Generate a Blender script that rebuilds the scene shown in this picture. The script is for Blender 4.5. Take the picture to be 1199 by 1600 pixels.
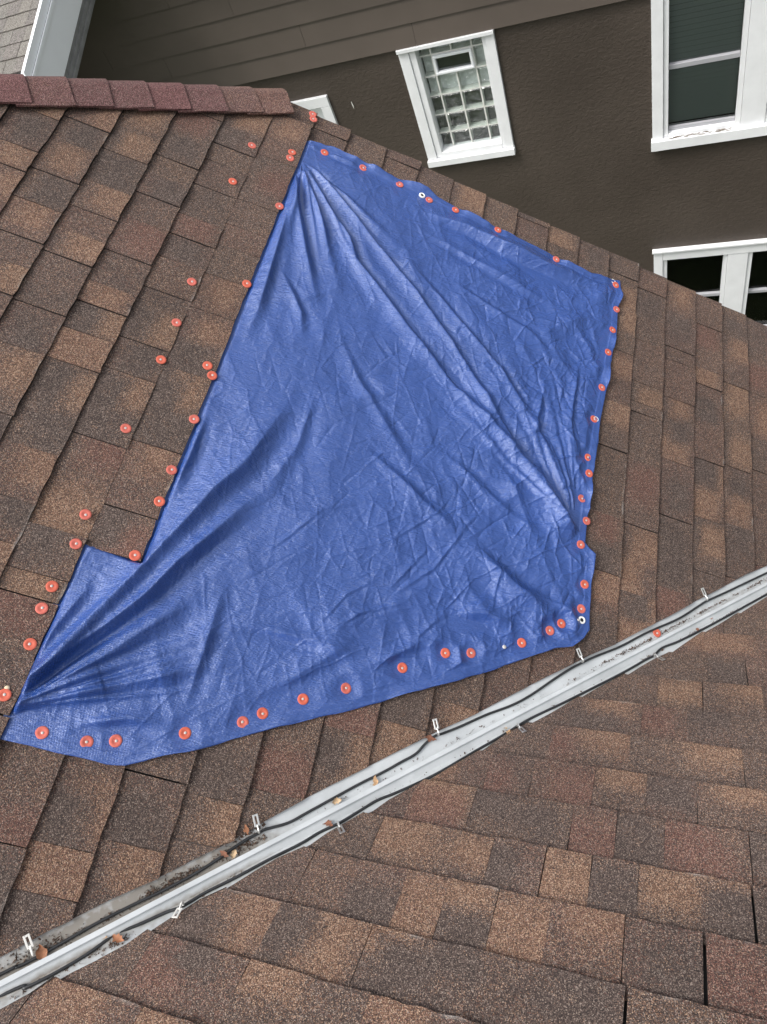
import bpy, bmesh, math, random
import numpy as np
from mathutils import Vector, Matrix

for _o in list(bpy.data.objects):
    bpy.data.objects.remove(_o, do_unlink=True)
SC = bpy.context.scene
COL = SC.collection
R_ = math.radians
ZO = 8.0                                   # eye height above the yard

# ------------------------------------------------------------------ camera
cam_d = bpy.data.cameras.new('camera')
cam = bpy.data.objects.new('camera', cam_d)
COL.objects.link(cam)
cam_d.sensor_fit = 'VERTICAL'
cam_d.sensor_height = 36.0
cam_d.sensor_width = 27.0
cam_d.lens = 25.949
cam_d.clip_start = 0.05
cam_d.clip_end = 3000
_r = Vector((0.930679, 0.202359, -0.304773)); _u = Vector((-0.023842, 0.864867, 0.501435)); _b = Vector((0.365058, -0.459409, 0.809738))
cam.matrix_world = Matrix(((_r.x, _u.x, _b.x, 0), (_r.y, _u.y, _b.y, 0), (_r.z, _u.z, _b.z, ZO), (0, 0, 0, 1)))
SC.camera = cam

# ------------------------------------------------------------------ overcast sky and soft sun
SUN_EL, SUN_AZ = R_(63), R_(232)           # azimuth clockwise from +Y
w = bpy.data.worlds.new('World'); SC.world = w; w.use_nodes = True
nt = w.node_tree; nt.nodes.clear()
out = nt.nodes.new('ShaderNodeOutputWorld'); bg = nt.nodes.new('ShaderNodeBackground')
sky = nt.nodes.new('ShaderNodeTexSky'); sky.sky_type = 'NISHITA'; sky.sun_disc = False
sky.sun_elevation = SUN_EL; sky.sun_rotation = SUN_AZ
sky.air_density = 1.0; sky.dust_density = 6.0; sky.ozone_density = 1.0
hs = nt.nodes.new('ShaderNodeHueSaturation'); hs.inputs['Saturation'].default_value = 0.22
nt.links.new(sky.outputs[0], hs.inputs['Color']); nt.links.new(hs.outputs[0], bg.inputs[0])
bg.inputs[1].default_value = 0.15
nt.links.new(bg.outputs[0], out.inputs[0])
sd = bpy.data.lights.new('sun', 'SUN'); sd.energy = 1.0; sd.angle = R_(22); sd.color = (1.0, 0.965, 0.92)
sun = bpy.data.objects.new('sun', sd); COL.objects.link(sun)
_sv = Vector((math.sin(SUN_AZ) * math.cos(SUN_EL), math.cos(SUN_AZ) * math.cos(SUN_EL), math.sin(SUN_EL)))
sun.rotation_euler = _sv.to_track_quat('Z', 'Y').to_euler(); sun.location = (0, 0, 30)
SC.view_settings.view_transform = 'Standard'; SC.view_settings.look = 'None'
SC.view_settings.gamma = 1.0; SC.view_settings.use_curve_mapping = False
SC.view_settings.exposure = 0.86

# ------------------------------------------------------------------ measured layout (metres, on the roof planes)
A_COURSES = [-1.59,-1.446,-1.302,-1.158,-1.014,-0.87,-0.722,-0.573,-0.425,-0.275,-0.132,0.0075,0.157,0.3005,0.444,0.5875,0.731,0.8745,1.018,1.1615,1.305,1.445,1.592,1.727,1.858,2.0,2.145,2.29,2.435,2.58,2.724,2.868,3.012,3.156,3.3,3.444]
B_COURSES = [-0.594,-0.4505,-0.307,-0.1635,-0.008,0.135,0.279,0.423,0.567,0.711,0.855,0.996,1.147,1.285,1.43,1.573,1.717,1.861,2.005,2.149,2.293,2.437,2.58,2.724,2.868,3.01,3.154,3.298,3.442,3.586,3.73,3.874,4.018,4.162,4.26]
A_JOINTS = {5:[1.716,1.809,1.969],6:[1.384,1.484,1.485,1.624,1.753,1.9],7:[1.129,1.274,1.357,1.473,1.575,1.579,1.673,1.793,1.946,2.069],8:[0.704,0.852,1.135,1.248,1.351,1.433,1.564,1.715,1.83,1.924,2.017,2.133],9:[0.473,0.534,0.657,0.939,1.168,1.285,1.437,1.488,1.619,1.724,1.725,1.817,1.964,2.09,2.179,2.406],10:[0.766,0.975,1.24,1.475,1.62,1.753,1.849,1.972,2.212,2.449],11:[-0.131,-0.033],12:[-0.001,0.151],13:[0.034,0.137,0.143],14:[0.181,0.182],16:[0.43],17:[0.526,2.401],15:[0.374],20:[1.091,1.306,1.581,1.788,2.04,2.258,2.44],21:[1.052,1.305,1.573,1.787,1.835,1.931,2.142,2.42],22:[1.115,1.393,1.633,1.921,2.111,2.178,2.37],23:[1.225,1.442,1.696,2.054,2.139,2.373],24:[1.464,1.717,1.917,1.931,2.123,2.157,2.379],25:[1.903,2.128,2.355]}
B_JOINTS = {13:[-0.641,-0.366,-0.247,-0.147,-0.05,0.072],14:[-0.598,-0.204,-0.104,-0.001],12:[-0.655,-0.53,-0.434,-0.326,-0.215,-0.069],11:[-0.992,-0.773,-0.767,-0.559,-0.301],10:[-1.003,-0.772,-0.509],15:[-0.043,0.069],16:[-0.091,0.179],18:[-0.03,0.092],17:[0.05,0.161],19:[0.214],9:[-1.173,-0.927]}
B_GAPS = {13:[0.168],12:[0.075],11:[-0.058]}
A_PATCHES = [[-0.894,1.983,'T'],[-0.746,2.047,'T'],[-0.644,2.163,'T'],[-0.508,2.23,'R'],[-0.319,2.349,'T'],[-0.197,2.387,'T'],[-0.918,1.78,'T'],[-0.794,1.837,'T'],[-0.624,2.005,'T'],[-0.893,1.646,'T'],[-0.167,2.096,'R'],[-0.612,1.756,'T'],[-0.791,1.589,'T'],[-0.355,1.792,'R'],[-0.493,1.661,'R'],[-0.614,1.543,'T'],[-0.924,1.893,'D'],[-0.784,1.964,'D'],[-0.495,2.107,'D'],[-0.645,1.869,'D'],[-0.768,1.689,'D'],[-0.468,1.865,'D'],[-0.394,2.235,'D'],[-0.461,1.642,'R'],[-0.74,1.331,'T'],[-0.592,1.548,'T'],[-0.498,1.385,'T'],[-0.448,1.317,'T'],[-0.504,1.191,'T'],[-0.545,1.187,'T'],[-0.464,1.195,'T'],[-0.319,1.349,'T'],[-0.178,1.403,'T'],[-0.323,1.113,'T'],[-0.185,1.184,'T'],[-0.61,1.062,'T'],[-0.444,1.065,'T'],[-0.194,0.954,'T'],[-0.461,0.81,'T'],[-0.194,1.565,'T'],[-0.315,0.897,'R'],[-0.528,1.301,'D'],[-0.405,1.356,'D'],[-0.528,1.071,'D'],[-0.344,1.221,'D'],[-0.393,1.104,'D'],[-0.256,1.167,'D'],[-0.37,0.995,'D'],[-0.191,1.051,'D'],[-0.209,1.294,'D'],[-0.644,1.185,'D'],[-0.468,0.923,'D'],[-0.35,0.71,'T'],[-0.388,0.709,'T'],[-0.313,0.699,'T'],[-0.437,0.562,'T'],[-0.353,0.509,'T'],[-0.377,0.455,'R'],[-0.325,0.439,'R'],[-0.174,0.668,'R'],[-0.371,0.615,'D'],[-0.464,0.686,'D'],[-0.238,0.721,'D'],[-0.095,-0.072,'T'],[-0.032,-0.088,'T'],[-0.012,-0.074,'T'],[-0.02,0.044,'T'],[0.106,-0.03,'T'],[0.28,0.096,'T'],[-0.167,-0.035,'R'],[-0.081,0.009,'D'],[0.07,0.038,'D'],[-0.094,-0.161,'D'],[0.377,0.223,'R'],[0.347,0.239,'R'],[0.411,0.214,'R'],[0.554,0.321,'T'],[0.679,0.41,'T'],[0.656,0.385,'T'],[0.278,0.083,'T'],[0.843,0.514,'T'],[0.501,0.401,'R'],[0.548,0.376,'R'],[0.215,0.189,'D'],[0.488,0.317,'D'],[0.652,0.475,'D'],[0.935,2.467,'T'],[1.258,2.321,'T'],[1.524,2.474,'T'],[1.269,1.97,'T'],[1.654,2.314,'R'],[1.828,2.317,'T'],[1.816,2.075,'T'],[1.799,2.024,'T'],[1.4,1.854,'T'],[1.535,1.915,'T'],[1.654,2.087,'T'],[1.912,2.219,'R'],[1.294,2.212,'T'],[1.516,2.314,'D'],[1.37,2.333,'D'],[1.655,1.938,'D'],[0.762,2.514,'D'],[1.107,2.454,'D'],[1.268,1.736,'T'],[1.508,1.693,'T'],[1.811,1.779,'T'],[1.811,1.807,'T'],[1.393,1.505,'R'],[1.37,1.471,'R'],[1.7,1.653,'T'],[1.66,1.535,'T'],[1.634,1.487,'T'],[1.804,1.527,'T'],[1.24,1.256,'R'],[1.411,1.239,'T'],[1.267,1.047,'T'],[1.363,0.935,'T'],[1.415,1.013,'T'],[1.685,1.361,'T'],[1.506,1.063,'R'],[1.331,1.101,'T'],[1.525,1.781,'D'],[1.646,1.645,'D'],[1.807,1.644,'D'],[1.511,1.298,'D'],[1.802,1.415,'D'],[1.37,1.019,'D'],[1.237,1.144,'D'],[1.514,1.197,'D']]
B_PATCHES = [[1.235,-0.581,'T'],[1.242,-0.606,'T'],[1.225,-0.541,'T'],[1.06,-0.482,'T'],[1.026,-0.49,'T'],[1.096,-0.474,'T'],[1.051,-0.581,'D'],[1.02,-0.594,'D'],[1.045,-0.38,'D'],[1.066,-0.4,'D'],[1.064,-0.309,'T'],[0.942,-0.633,'T'],[0.973,-0.613,'T'],[0.896,-0.636,'T'],[0.938,-0.741,'D'],[0.966,-0.797,'T'],[1.232,-0.384,'T'],[1.347,-0.525,'R'],[1.132,-0.398,'T'],[0.98,-0.511,'T'],[0.84,-0.456,'T'],[0.847,-0.712,'T'],[0.916,-0.462,'D'],[0.982,-0.394,'D'],[1.219,-0.198,'T'],[1.244,-0.215,'T'],[1.184,-0.18,'T'],[1.194,-0.1,'D'],[1.217,-0.118,'D'],[1.36,0.054,'R'],[1.379,0.028,'R'],[1.324,0.079,'R'],[1.334,-0.152,'R'],[1.334,-0.051,'D'],[1.072,0.126,'R'],[1.097,0.11,'R'],[1.044,0.149,'R'],[0.955,-0.126,'D'],[0.932,-0.149,'D'],[1.095,-0.255,'T'],[1.022,-0.25,'T'],[1.239,0.012,'T'],[1.56,-0.102,'T'],[1.562,0.168,'T'],[1.256,0.117,'T'],[1.115,-0.122,'T'],[1.49,-0.203,'R'],[1.208,0.134,'D'],[1.363,-0.282,'D'],[1.531,0.003,'D'],[1.952,0.028,'T'],[1.94,-0.004,'T'],[1.952,0.06,'T'],[1.698,-0.158,'T'],[1.686,-0.12,'T'],[1.688,0.114,'T'],[1.697,0.153,'T'],[2.251,0.176,'T'],[2.241,0.12,'T'],[1.805,-0.052,'R'],[1.649,-0.291,'R'],[1.982,0.212,'T'],[1.851,-0.158,'T'],[2.071,0.167,'D'],[2.023,-0.095,'D'],[1.848,0.107,'D'],[1.763,-0.202,'D'],[1.384,-0.537,'T'],[1.406,-0.514,'T'],[1.35,-0.561,'R'],[1.48,-0.428,'R'],[1.274,-0.581,'T'],[1.397,-0.409,'D'],[0.946,-0.834,'T'],[0.906,-0.846,'T'],[0.792,-0.953,'R'],[0.823,-0.94,'R'],[0.7,-1.077,'T'],[0.675,-1.091,'T'],[0.837,-0.89,'D'],[0.701,-0.896,'T'],[0.837,-0.731,'T'],[0.897,-0.924,'D']]
TARP_TOP = [[-0.129,2.3687],[-0.0349,2.3955],[0.0952,2.3895],[0.2393,2.391],[0.3448,2.3992],[0.4761,2.3818],[0.6529,2.3721],[0.781,2.3713],[0.9211,2.3616],[1.0757,2.3512],[1.179,2.3792],[1.2177,2.3932]]
TARP_RIGHT = [[1.2177,2.3932],[1.2321,2.3116],[1.2184,2.2449],[1.221,2.1173],[1.2073,1.9805],[1.198,1.8363],[1.1824,1.6815],[1.1752,1.538],[1.1697,1.4152],[1.1632,1.2847],[1.1636,1.1675],[1.1985,1.1324],[1.1976,1.0575],[1.1999,0.946],[1.2018,0.8707],[1.1839,0.8376]]
TARP_BOTTOM = [[-0.2718,0.1459],[-0.2121,0.1484],[-0.1472,0.1478],[-0.0901,0.1507],[-0.0388,0.1519],[0.0038,0.1582],[0.0427,0.1768],[0.0809,0.1999],[0.1295,0.2183],[0.1566,0.2329],[0.2251,0.2724],[0.3102,0.3235],[0.4005,0.3723],[0.4957,0.4202],[0.5941,0.4751],[0.6791,0.5258],[0.7684,0.5751],[0.8608,0.6301],[0.9567,0.6913],[1.0472,0.7463],[1.0882,0.775],[1.1425,0.7936],[1.1839,0.8376]]
FOLDS = [([[-0.2826,0.2659],[-0.2472,0.4249],[-0.2227,0.506],[-0.2081,0.5943]],14,8),([[-0.273,0.2534],[-0.2023,0.3617],[-0.1394,0.4538],[-0.0807,0.5474],[-0.0302,0.6615],[0.0262,0.7586],[0.0889,0.8771],[0.1335,0.9861]],20,17),([[-0.2801,0.2257],[-0.204,0.4053],[-0.1213,0.5914],[-0.0521,0.7635],[-0.0038,0.8937],[0.0528,0.9976],[0.1166,1.2322],[0.1457,1.414]],24,13),([[-0.2728,0.2083],[-0.1726,0.313],[-0.0971,0.3998],[-0.0071,0.5128],[0.0696,0.6059]],20,11),([[-0.2755,0.2046],[-0.1634,0.2627],[-0.0875,0.29],[-0.0664,0.3164]],18,9),([[-0.068,0.3208],[0.0421,0.3684],[0.1035,0.4312]],20,6),([[0.1014,0.2884],[0.1012,0.3525],[0.1016,0.4528],[0.1049,0.7026]],15,5),([[-0.1419,0.2079],[-0.0222,0.2505],[0.077,0.2662]],12,7),([[-0.1227,2.1894],[-0.0933,2.0814],[0.0058,1.8604],[0.0685,1.7352],[0.1167,1.6363]],14,9),([[-0.1044,2.2117],[0.0189,2.0176],[0.0962,1.8715]],10,6),([[-0.0923,2.2302],[0.0251,2.0876],[0.1303,1.9955],[0.1736,1.9151],[0.28,1.8283],[0.4367,1.7016],[0.623,1.5566],[0.7478,1.4905],[0.9774,1.3308],[1.1262,1.1755]],16,9),([[-0.0808,2.2519],[0.0997,2.123],[0.2383,2.0159],[0.3984,1.8919],[0.5565,1.7527],[0.697,1.6102],[0.8526,1.4425],[1.0173,1.3037],[1.1348,1.1882]],14,8),([[0.2782,2.0619],[0.4733,1.9322],[0.6293,1.81],[0.7636,1.7158],[0.9132,1.5494],[1.057,1.3961],[1.1318,1.2728]],14,7),([[-0.1176,2.1442],[-0.0986,1.989],[-0.0831,1.7704],[-0.0673,1.541],[-0.0752,1.3776]],14,9),([[-0.0544,1.7477],[0.0579,1.6058],[0.0979,1.4887]],12,5),([[0.3048,2.2658],[0.5291,2.2807],[0.6884,2.2644],[0.8894,2.2587],[1.0929,2.2896],[1.2026,2.2574]],22,13),([[0.3213,2.1851],[0.6294,2.1314],[0.8661,2.0998],[1.0411,2.092]],14,5),([[0.5,2.0234],[0.6706,1.9706],[0.8734,1.9296],[0.9893,1.8383]],12,5),([[-0.1101,2.3446],[0.0402,2.3496],[0.1536,2.3614]],8,5),([[0.5829,1.313],[0.731,1.2548],[0.8451,1.1927],[1.0386,1.1364]],16,5),([[0.3427,1.2262],[0.5009,1.1552],[0.5868,1.1073],[0.7759,1.0229]],16,5),([[0.7306,1.029],[0.8923,0.9618],[1.0671,0.8835],[1.1378,0.8401]],25,9),([[0.7255,0.7674],[0.8498,0.7929],[0.9756,0.7752]],20,9),([[0.2564,0.3911],[0.3565,0.4708],[0.4587,0.5726],[0.4795,0.6444]],18,5),([[0.1457,0.5577],[0.242,0.5609],[0.3681,0.5634],[0.4999,0.5575]],12,5),([[0.5059,0.5321],[0.6058,0.5983],[0.7234,0.7109]],14,5),([[0.1551,1.6362],[0.2889,1.4553],[0.5169,1.2263],[0.6702,1.1208]],16,4),([[0.1769,1.3769],[0.1784,1.133],[0.1109,0.8854]],16,4),([[0.9425,1.7327],[0.9316,1.5029],[1.0091,1.3768]],12,5),([[1.0718,1.9149],[1.0605,1.6138],[1.1057,1.4157]],10,5),([[-0.1043,1.1506],[-0.1028,0.9712],[-0.114,0.8001]],14,7)]
CREASES = [([[0.8706,1.0186],[0.862,0.7968]],5,2.5),([[0.7721,1.1434],[0.6616,0.8973],[0.5005,0.7127]],6,3),([[0.6458,0.9804],[0.5178,0.75]],6,3),([[0.682,1.1677],[0.6345,1.0749],[0.4886,0.9087]],5,2.5),([[0.7134,0.7655],[0.6325,0.6498]],6,3),([[0.305,0.9809],[0.2182,0.8423],[0.1513,0.748]],5,2.5),([[0.357,0.606],[0.4201,0.7315],[0.5173,0.8246]],5,2.5),([[0.3808,0.5856],[0.469,0.6889],[0.6091,0.774]],5,2.5),([[1.1059,1.55],[1.0048,1.6457],[1.0153,1.7964]],5,2),([[0.6919,1.8506],[0.721,1.7451],[0.804,1.6117]],5,2),([[0.9066,1.6019],[0.8165,1.703]],5,2)]
WASHERS_SHINGLES = [[-0.1458,2.509],[-0.1368,2.4844],[-0.2994,2.2305],[-0.1633,2.276],[-0.162,2.2446],[-0.3089,2.0317],[-0.135,2.0026],[-0.2976,1.5619],[-0.1408,1.6305],[-0.1289,1.5556],[-0.29,1.3943],[-0.2872,1.2498],[-0.1589,1.2843],[-0.1359,1.2558],[-0.2991,0.9971],[-0.1377,1.0942],[-0.1436,0.9182],[-0.1428,0.8173],[-0.3025,0.717],[-0.2946,0.6333],[-0.1496,0.6516],[-0.3051,0.5115],[-0.3061,0.453],[-0.2967,0.3637],[-0.3029,0.2389]]
WASHERS_TOP = [[-0.0567,2.3512],[0.0936,2.3627],[0.2424,2.3635],[0.367,2.3544],[0.4765,2.3638],[0.6601,2.3619],[0.9226,2.3481],[1.1987,2.3576]]
WASHERS_RIGHT = [[1.2104,2.2303],[1.2005,2.117],[1.1889,1.9971],[1.1743,1.8193],[1.1539,1.6661],[1.1447,1.4955],[1.1529,1.4321],[1.1345,1.3241],[1.1591,1.2459],[1.1455,1.1514],[1.1723,1.0171],[1.1683,0.9313],[1.1037,0.8611],[1.0668,0.8263]]
WASHERS_BOTTOM = [[-0.1957,0.1818],[-0.0949,0.1861],[-0.0345,0.2048],[0.1134,0.2619],[0.2412,0.3229],[0.2834,0.3571],[0.3756,0.4194],[0.4815,0.4787],[0.6256,0.5782],[0.7435,0.6567],[0.8216,0.6803],[0.9777,0.7596]]
GROMMETS = [[0.3362,2.3607],[1.1718,0.8934],[1.1617,1.6696],[1.1856,2.372]]
NAILS = [[0.9216,0.7284],[-0.3041,0.2552],[1.154,0.8856]]
EDGE_A = [[-0.1032,-0.2544],[-0.0789,-0.2362],[-0.0463,-0.2044],[0.0035,-0.1686],[0.0576,-0.1235],[0.1018,-0.0906],[0.1603,-0.0514],[0.2003,-0.0164],[0.255,0.0253],[0.3059,0.0616],[0.3418,0.1011],[0.3617,0.1158],[0.4215,0.1667],[0.4768,0.2133],[0.5349,0.2587],[0.5951,0.3058],[0.6256,0.3315],[0.7055,0.394],[0.7721,0.4461],[0.86,0.509],[0.914,0.5531],[0.9696,0.5986],[1.0664,0.6763],[1.1583,0.7471],[1.2327,0.8064],[1.2993,0.8519],[1.3906,0.9277],[1.5111,1.0219],[1.6126,1.1083],[1.6653,1.1496],[1.7467,1.2158],[1.817,1.2747],[1.9158,1.3445]]
EDGE_B = [[0.6298,-1.2105],[0.6696,-1.1752],[0.7173,-1.1453],[0.7617,-1.1009],[0.8156,-1.0534],[0.8646,-1.0241],[0.9127,-0.9917],[0.9549,-0.9613],[1.0006,-0.9143],[1.0181,-0.9097],[1.0656,-0.8763],[1.1162,-0.8357],[1.1498,-0.7964],[1.1853,-0.7758],[1.2051,-0.7627],[1.2343,-0.738],[1.279,-0.7051],[1.2975,-0.6831],[1.3392,-0.6592],[1.4123,-0.5975],[1.4957,-0.5351],[1.5846,-0.4643],[1.6,-0.4554],[1.6642,-0.4157],[1.7289,-0.3558],[1.7987,-0.2943],[1.8694,-0.2396],[1.9026,-0.2194],[1.9395,-0.1824],[2.0295,-0.1055],[2.0959,-0.0561],[2.1418,-0.0066],[2.2244,0.0497],[2.3066,0.1083],[2.3793,0.1689],[2.4786,0.2429],[2.5728,0.3177]]
CABLE_A = [[-0.0913,-0.2842],[-0.0664,-0.2674],[-0.0416,-0.2492],[0.0176,-0.1983],[0.0693,-0.1544],[0.1243,-0.1123],[0.1726,-0.0769],[0.2288,-0.0324],[0.2757,0.0115],[0.3049,0.0429],[0.3293,0.0667],[0.3513,0.0844],[0.3682,0.0983],[0.4182,0.1242],[0.4593,0.1575],[0.5155,0.2043],[0.5739,0.2527],[0.6351,0.2999],[0.674,0.3327],[0.7139,0.3663],[0.7359,0.3992],[0.7596,0.4262],[0.7805,0.4387],[0.8298,0.4712],[0.9017,0.5231],[0.9772,0.5717],[1.0345,0.618],[1.1026,0.6842],[1.1532,0.7309],[1.1888,0.7597],[1.2382,0.7971],[1.3275,0.8579],[1.4201,0.9321],[1.5422,1.02],[1.6239,1.0928],[1.658,1.123],[1.7526,1.193],[1.9215,1.3206]]
CABLE_B = [[0.6509,-1.2402],[0.68,-1.2012],[0.7269,-1.1611],[0.7816,-1.125],[0.8323,-1.0992],[0.8702,-1.0605],[0.9104,-1.022],[0.9306,-0.997],[0.9773,-0.9653],[1.0353,-0.916],[1.099,-0.8667],[1.1619,-0.8134],[1.2065,-0.783],[1.2447,-0.7483],[1.2918,-0.716],[1.3404,-0.6828],[1.3775,-0.6438],[1.4631,-0.5663],[1.5704,-0.4894],[1.6451,-0.435],[1.6984,-0.3989],[1.7469,-0.3642],[1.8364,-0.2864],[1.9334,-0.2054],[2.0267,-0.129],[2.1101,-0.0673],[2.1363,-0.0454],[2.1862,-0.0219],[2.2335,0.0256],[2.3278,0.104],[2.4606,0.2075],[2.6019,0.3156]]
CLIPS_A = [[-0.0481,-0.2319],[0.3483,0.0953],[0.7601,0.4377],[1.1854,0.7715],[1.644,1.1282]]
CLIPS_B = [[0.9247,-0.9893],[1.2286,-0.7402],[1.6886,-0.3876],[2.1154,-0.0374]]
LEAVES_A = [[-0.0277,-0.2349,24],[0.2864,0.0263,16],[0.5249,0.2002,16],[0.6159,0.2708,20],[0.3227,0.0882,16],[0.7457,0.4155,24],[0.3084,0.031,14]]
LEAVES_B = [[0.8189,-1.1223,22],[0.8219,-1.0817,22],[1.233,-0.7743,22],[1.685,-0.4289,16],[1.6656,-0.4122,14],[2.3933,0.1254,16],[2.3104,0.0842,12],[2.1697,-0.1085,14]]
VALLEY_WASHER = [1.461,0.9453]
PINCH = [[-0.2833,0.2129],[-0.1211,2.2647],[1.1494,1.1623]]
HIP = [[-2.036,2.0321,-0.8434],[-1.3876,2.5653,-1.3518]]

PITCH = R_(38.1)
CP, SP = math.cos(PITCH), math.sin(PITCH)
HA, HB = 1.92, 1.3363                       # eye distance from the two roof planes
nA = Vector((SP, 0, CP)); uA = Vector((CP, 0, -SP)); nB = Vector((0, SP, CP)); uB = Vector((0, CP, -SP))
MA = Matrix(((uA.x, 0, nA.x, -HA * nA.x), (uA.y, 1, nA.y, -HA * nA.y), (uA.z, 0, nA.z, -HA * nA.z + ZO), (0, 0, 0, 1)))
MB_ = Matrix(((1, uB.x, nB.x, -HB * nB.x), (0, uB.y, nB.y, -HB * nB.y), (0, uB.z, nB.z, -HB * nB.z + ZO), (0, 0, 0, 1)))
RAKE_Y = 2.535
_h0, _h1 = ((Vector(q).dot(uA), q[1]) for q in HIP)
def hip_y(u): return _h1[1] + (u - _h1[0]) * (_h1[1] - _h0[1]) / (_h1[0] - _h0[0])
rng = random.Random(11)
nrng = np.random.RandomState(5)

# ------------------------------------------------------------------ object helpers
def tag(o, label=None, cat=None, group=None, kind=None):
    if label: o['label'] = label
    if cat: o['category'] = cat
    if group: o['group'] = group
    if kind: o['kind'] = kind
    return o
def link(name, data, mat=None, parent=None, M=None):
    o = bpy.data.objects.new(name, data); COL.objects.link(o)
    if mat and data is not None and not data.materials: data.materials.append(mat)
    if M is not None: o.matrix_world = M
    if parent is not None:
        o.parent = parent
    return o
def empty(name, loc=(0, 0, 0)):
    o = bpy.data.objects.new(name, None); COL.objects.link(o); o.location = loc; o.empty_display_size = .1
    return o
def mesh(name, v, f, smooth=False):
    me = bpy.data.meshes.new(name); me.from_pydata([tuple(p) for p in v], [], f); me.update()
    if smooth: me.polygons.foreach_set('use_smooth', [True] * len(me.polygons))
    return me
def bm_mesh(name, bm, smooth=False):
    me = bpy.data.meshes.new(name); bm.to_mesh(me); bm.free()
    if smooth: me.polygons.foreach_set('use_smooth', [True] * len(me.polygons))
    return me
def add_box(bm, lo, hi, bev=0.0):
    vs = [bm.verts.new((x, y, z)) for z in (lo[2], hi[2]) for y in (lo[1], hi[1]) for x in (lo[0], hi[0])]
    fs = [bm.faces.new([vs[i] for i in q]) for q in ((0, 2, 3, 1), (4, 5, 7, 6), (0, 1, 5, 4), (2, 6, 7, 3), (0, 4, 6, 2), (1, 3, 7, 5))]
    if bev:
        es = list({e for f in fs for e in f.edges})
        bmesh.ops.bevel(bm, geom=es, offset=bev, segments=1, affect='EDGES')
def box(name, lo, hi, mat, parent=None, bev=0.0, M=None):
    bm = bmesh.new(); add_box(bm, lo, hi, bev)
    return link(name, bm_mesh(name, bm), mat, parent, M)
def add_tube(bm, pts, r, n=8, caps=True):
    pts = [Vector(p) for p in pts]; rings = []
    ref = Vector((0, 0, 1))
    for i, p in enumerate(pts):
        t = (pts[min(i + 1, len(pts) - 1)] - pts[max(i - 1, 0)]).normalized()
        s = t.cross(ref)
        if s.length < 1e-4: s = t.cross(Vector((1, 0, 0)))
        s.normalize(); q = s.cross(t)
        rr = r[i] if isinstance(r, (list, tuple)) else r
        rings.append([bm.verts.new(p + (s * math.cos(k * 2 * math.pi / n) + q * math.sin(k * 2 * math.pi / n)) * rr) for k in range(n)])
    for a, b in zip(rings, rings[1:]):
        for k in range(n): bm.faces.new((a[k], a[(k + 1) % n], b[(k + 1) % n], b[k]))
    if caps: bm.faces.new(rings[0][::-1]); bm.faces.new(rings[-1])
def add_lathe(bm, prof, n=24, c=(0, 0, 0)):
    rings = []
    for r, z in prof:
        if r < 1e-6: rings.append([bm.verts.new((c[0], c[1], c[2] + z))])
        else: rings.append([bm.verts.new((c[0] + r * math.cos(k * 2 * math.pi / n), c[1] + r * math.sin(k * 2 * math.pi / n), c[2] + z)) for k in range(n)])
    for a, b in zip(rings, rings[1:]):
        for k in range(n):
            q = [a[k % len(a)], a[(k + 1) % len(a)], b[(k + 1) % len(b)], b[k % len(b)]]
            q = [x for i, x in enumerate(q) if x not in q[:i]]
            if len(q) > 2:
                try: bm.faces.new(q)
                except ValueError: pass
def catmull(pts, n=5):
    P = [Vector(p) for p in pts]; o = []
    for i in range(len(P) - 1):
        a, b, c, d = P[max(i - 1, 0)], P[i], P[i + 1], P[min(i + 2, len(P) - 1)]
        for k in range(n):
            t = k / n
            o.append(.5 * ((2 * b) + (c - a) * t + (2 * a - 5 * b + 4 * c - d) * t * t + (3 * b - a - 3 * c + d) * t ** 3))
    o.append(P[-1]); return o
# camera projection, only used to tell which shingles lie in the picture
def project(P):
    d = P - Vector((0, 0, ZO)); z = -d.dot(_b)
    if z <= .05: return None
    return 599.5 + 1153.3 * d.dot(_r) / z, 800 - 1153.3 * d.dot(_u) / z

# ------------------------------------------------------------------ materials
def new_mat(name):
    m = bpy.data.materials.new(name); m.use_nodes = True
    n = m.node_tree; b = n.nodes['Principled BSDF']
    return m, n, b
def nd(n, t, **k):
    x = n.nodes.new(t)
    for a, v in k.items():
        if a.startswith('i_'): x.inputs[a[2:].replace('_', ' ')].default_value = v
        else: setattr(x, a, v)
    return x
def ramp(n, stops, interp='LINEAR'):
    r = n.nodes.new('ShaderNodeValToRGB'); cr = r.color_ramp; cr.interpolation = interp
    while len(cr.elements) < len(stops): cr.elements.new(.5)
    for e, (p, c) in zip(cr.elements, stops): e.position = p; e.color = (*c, 1)
    return r
def math_(n, op, a=None, b=None, clamp=False):
    x = n.nodes.new('ShaderNodeMath'); x.operation = op; x.use_clamp = clamp
    for i, v in enumerate((a, b)):
        if v is None: continue
        if isinstance(v, (int, float)): x.inputs[i].default_value = v
        else: n.links.new(v, x.inputs[i])
    return x.outputs[0]
def mixc(n, fac, a, b, mode='MIX'):
    x = n.nodes.new('ShaderNodeMix'); x.data_type = 'RGBA'; x.blend_type = mode
    for s, v in ((0, fac), (6, a), (7, b)):
        if isinstance(v, tuple): x.inputs[s].default_value = (*v, 1) if len(v) == 3 else v
        elif isinstance(v, (int, float)): x.inputs[s].default_value = v
        else: n.links.new(v, x.inputs[s])
    return x.outputs[2]

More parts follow.
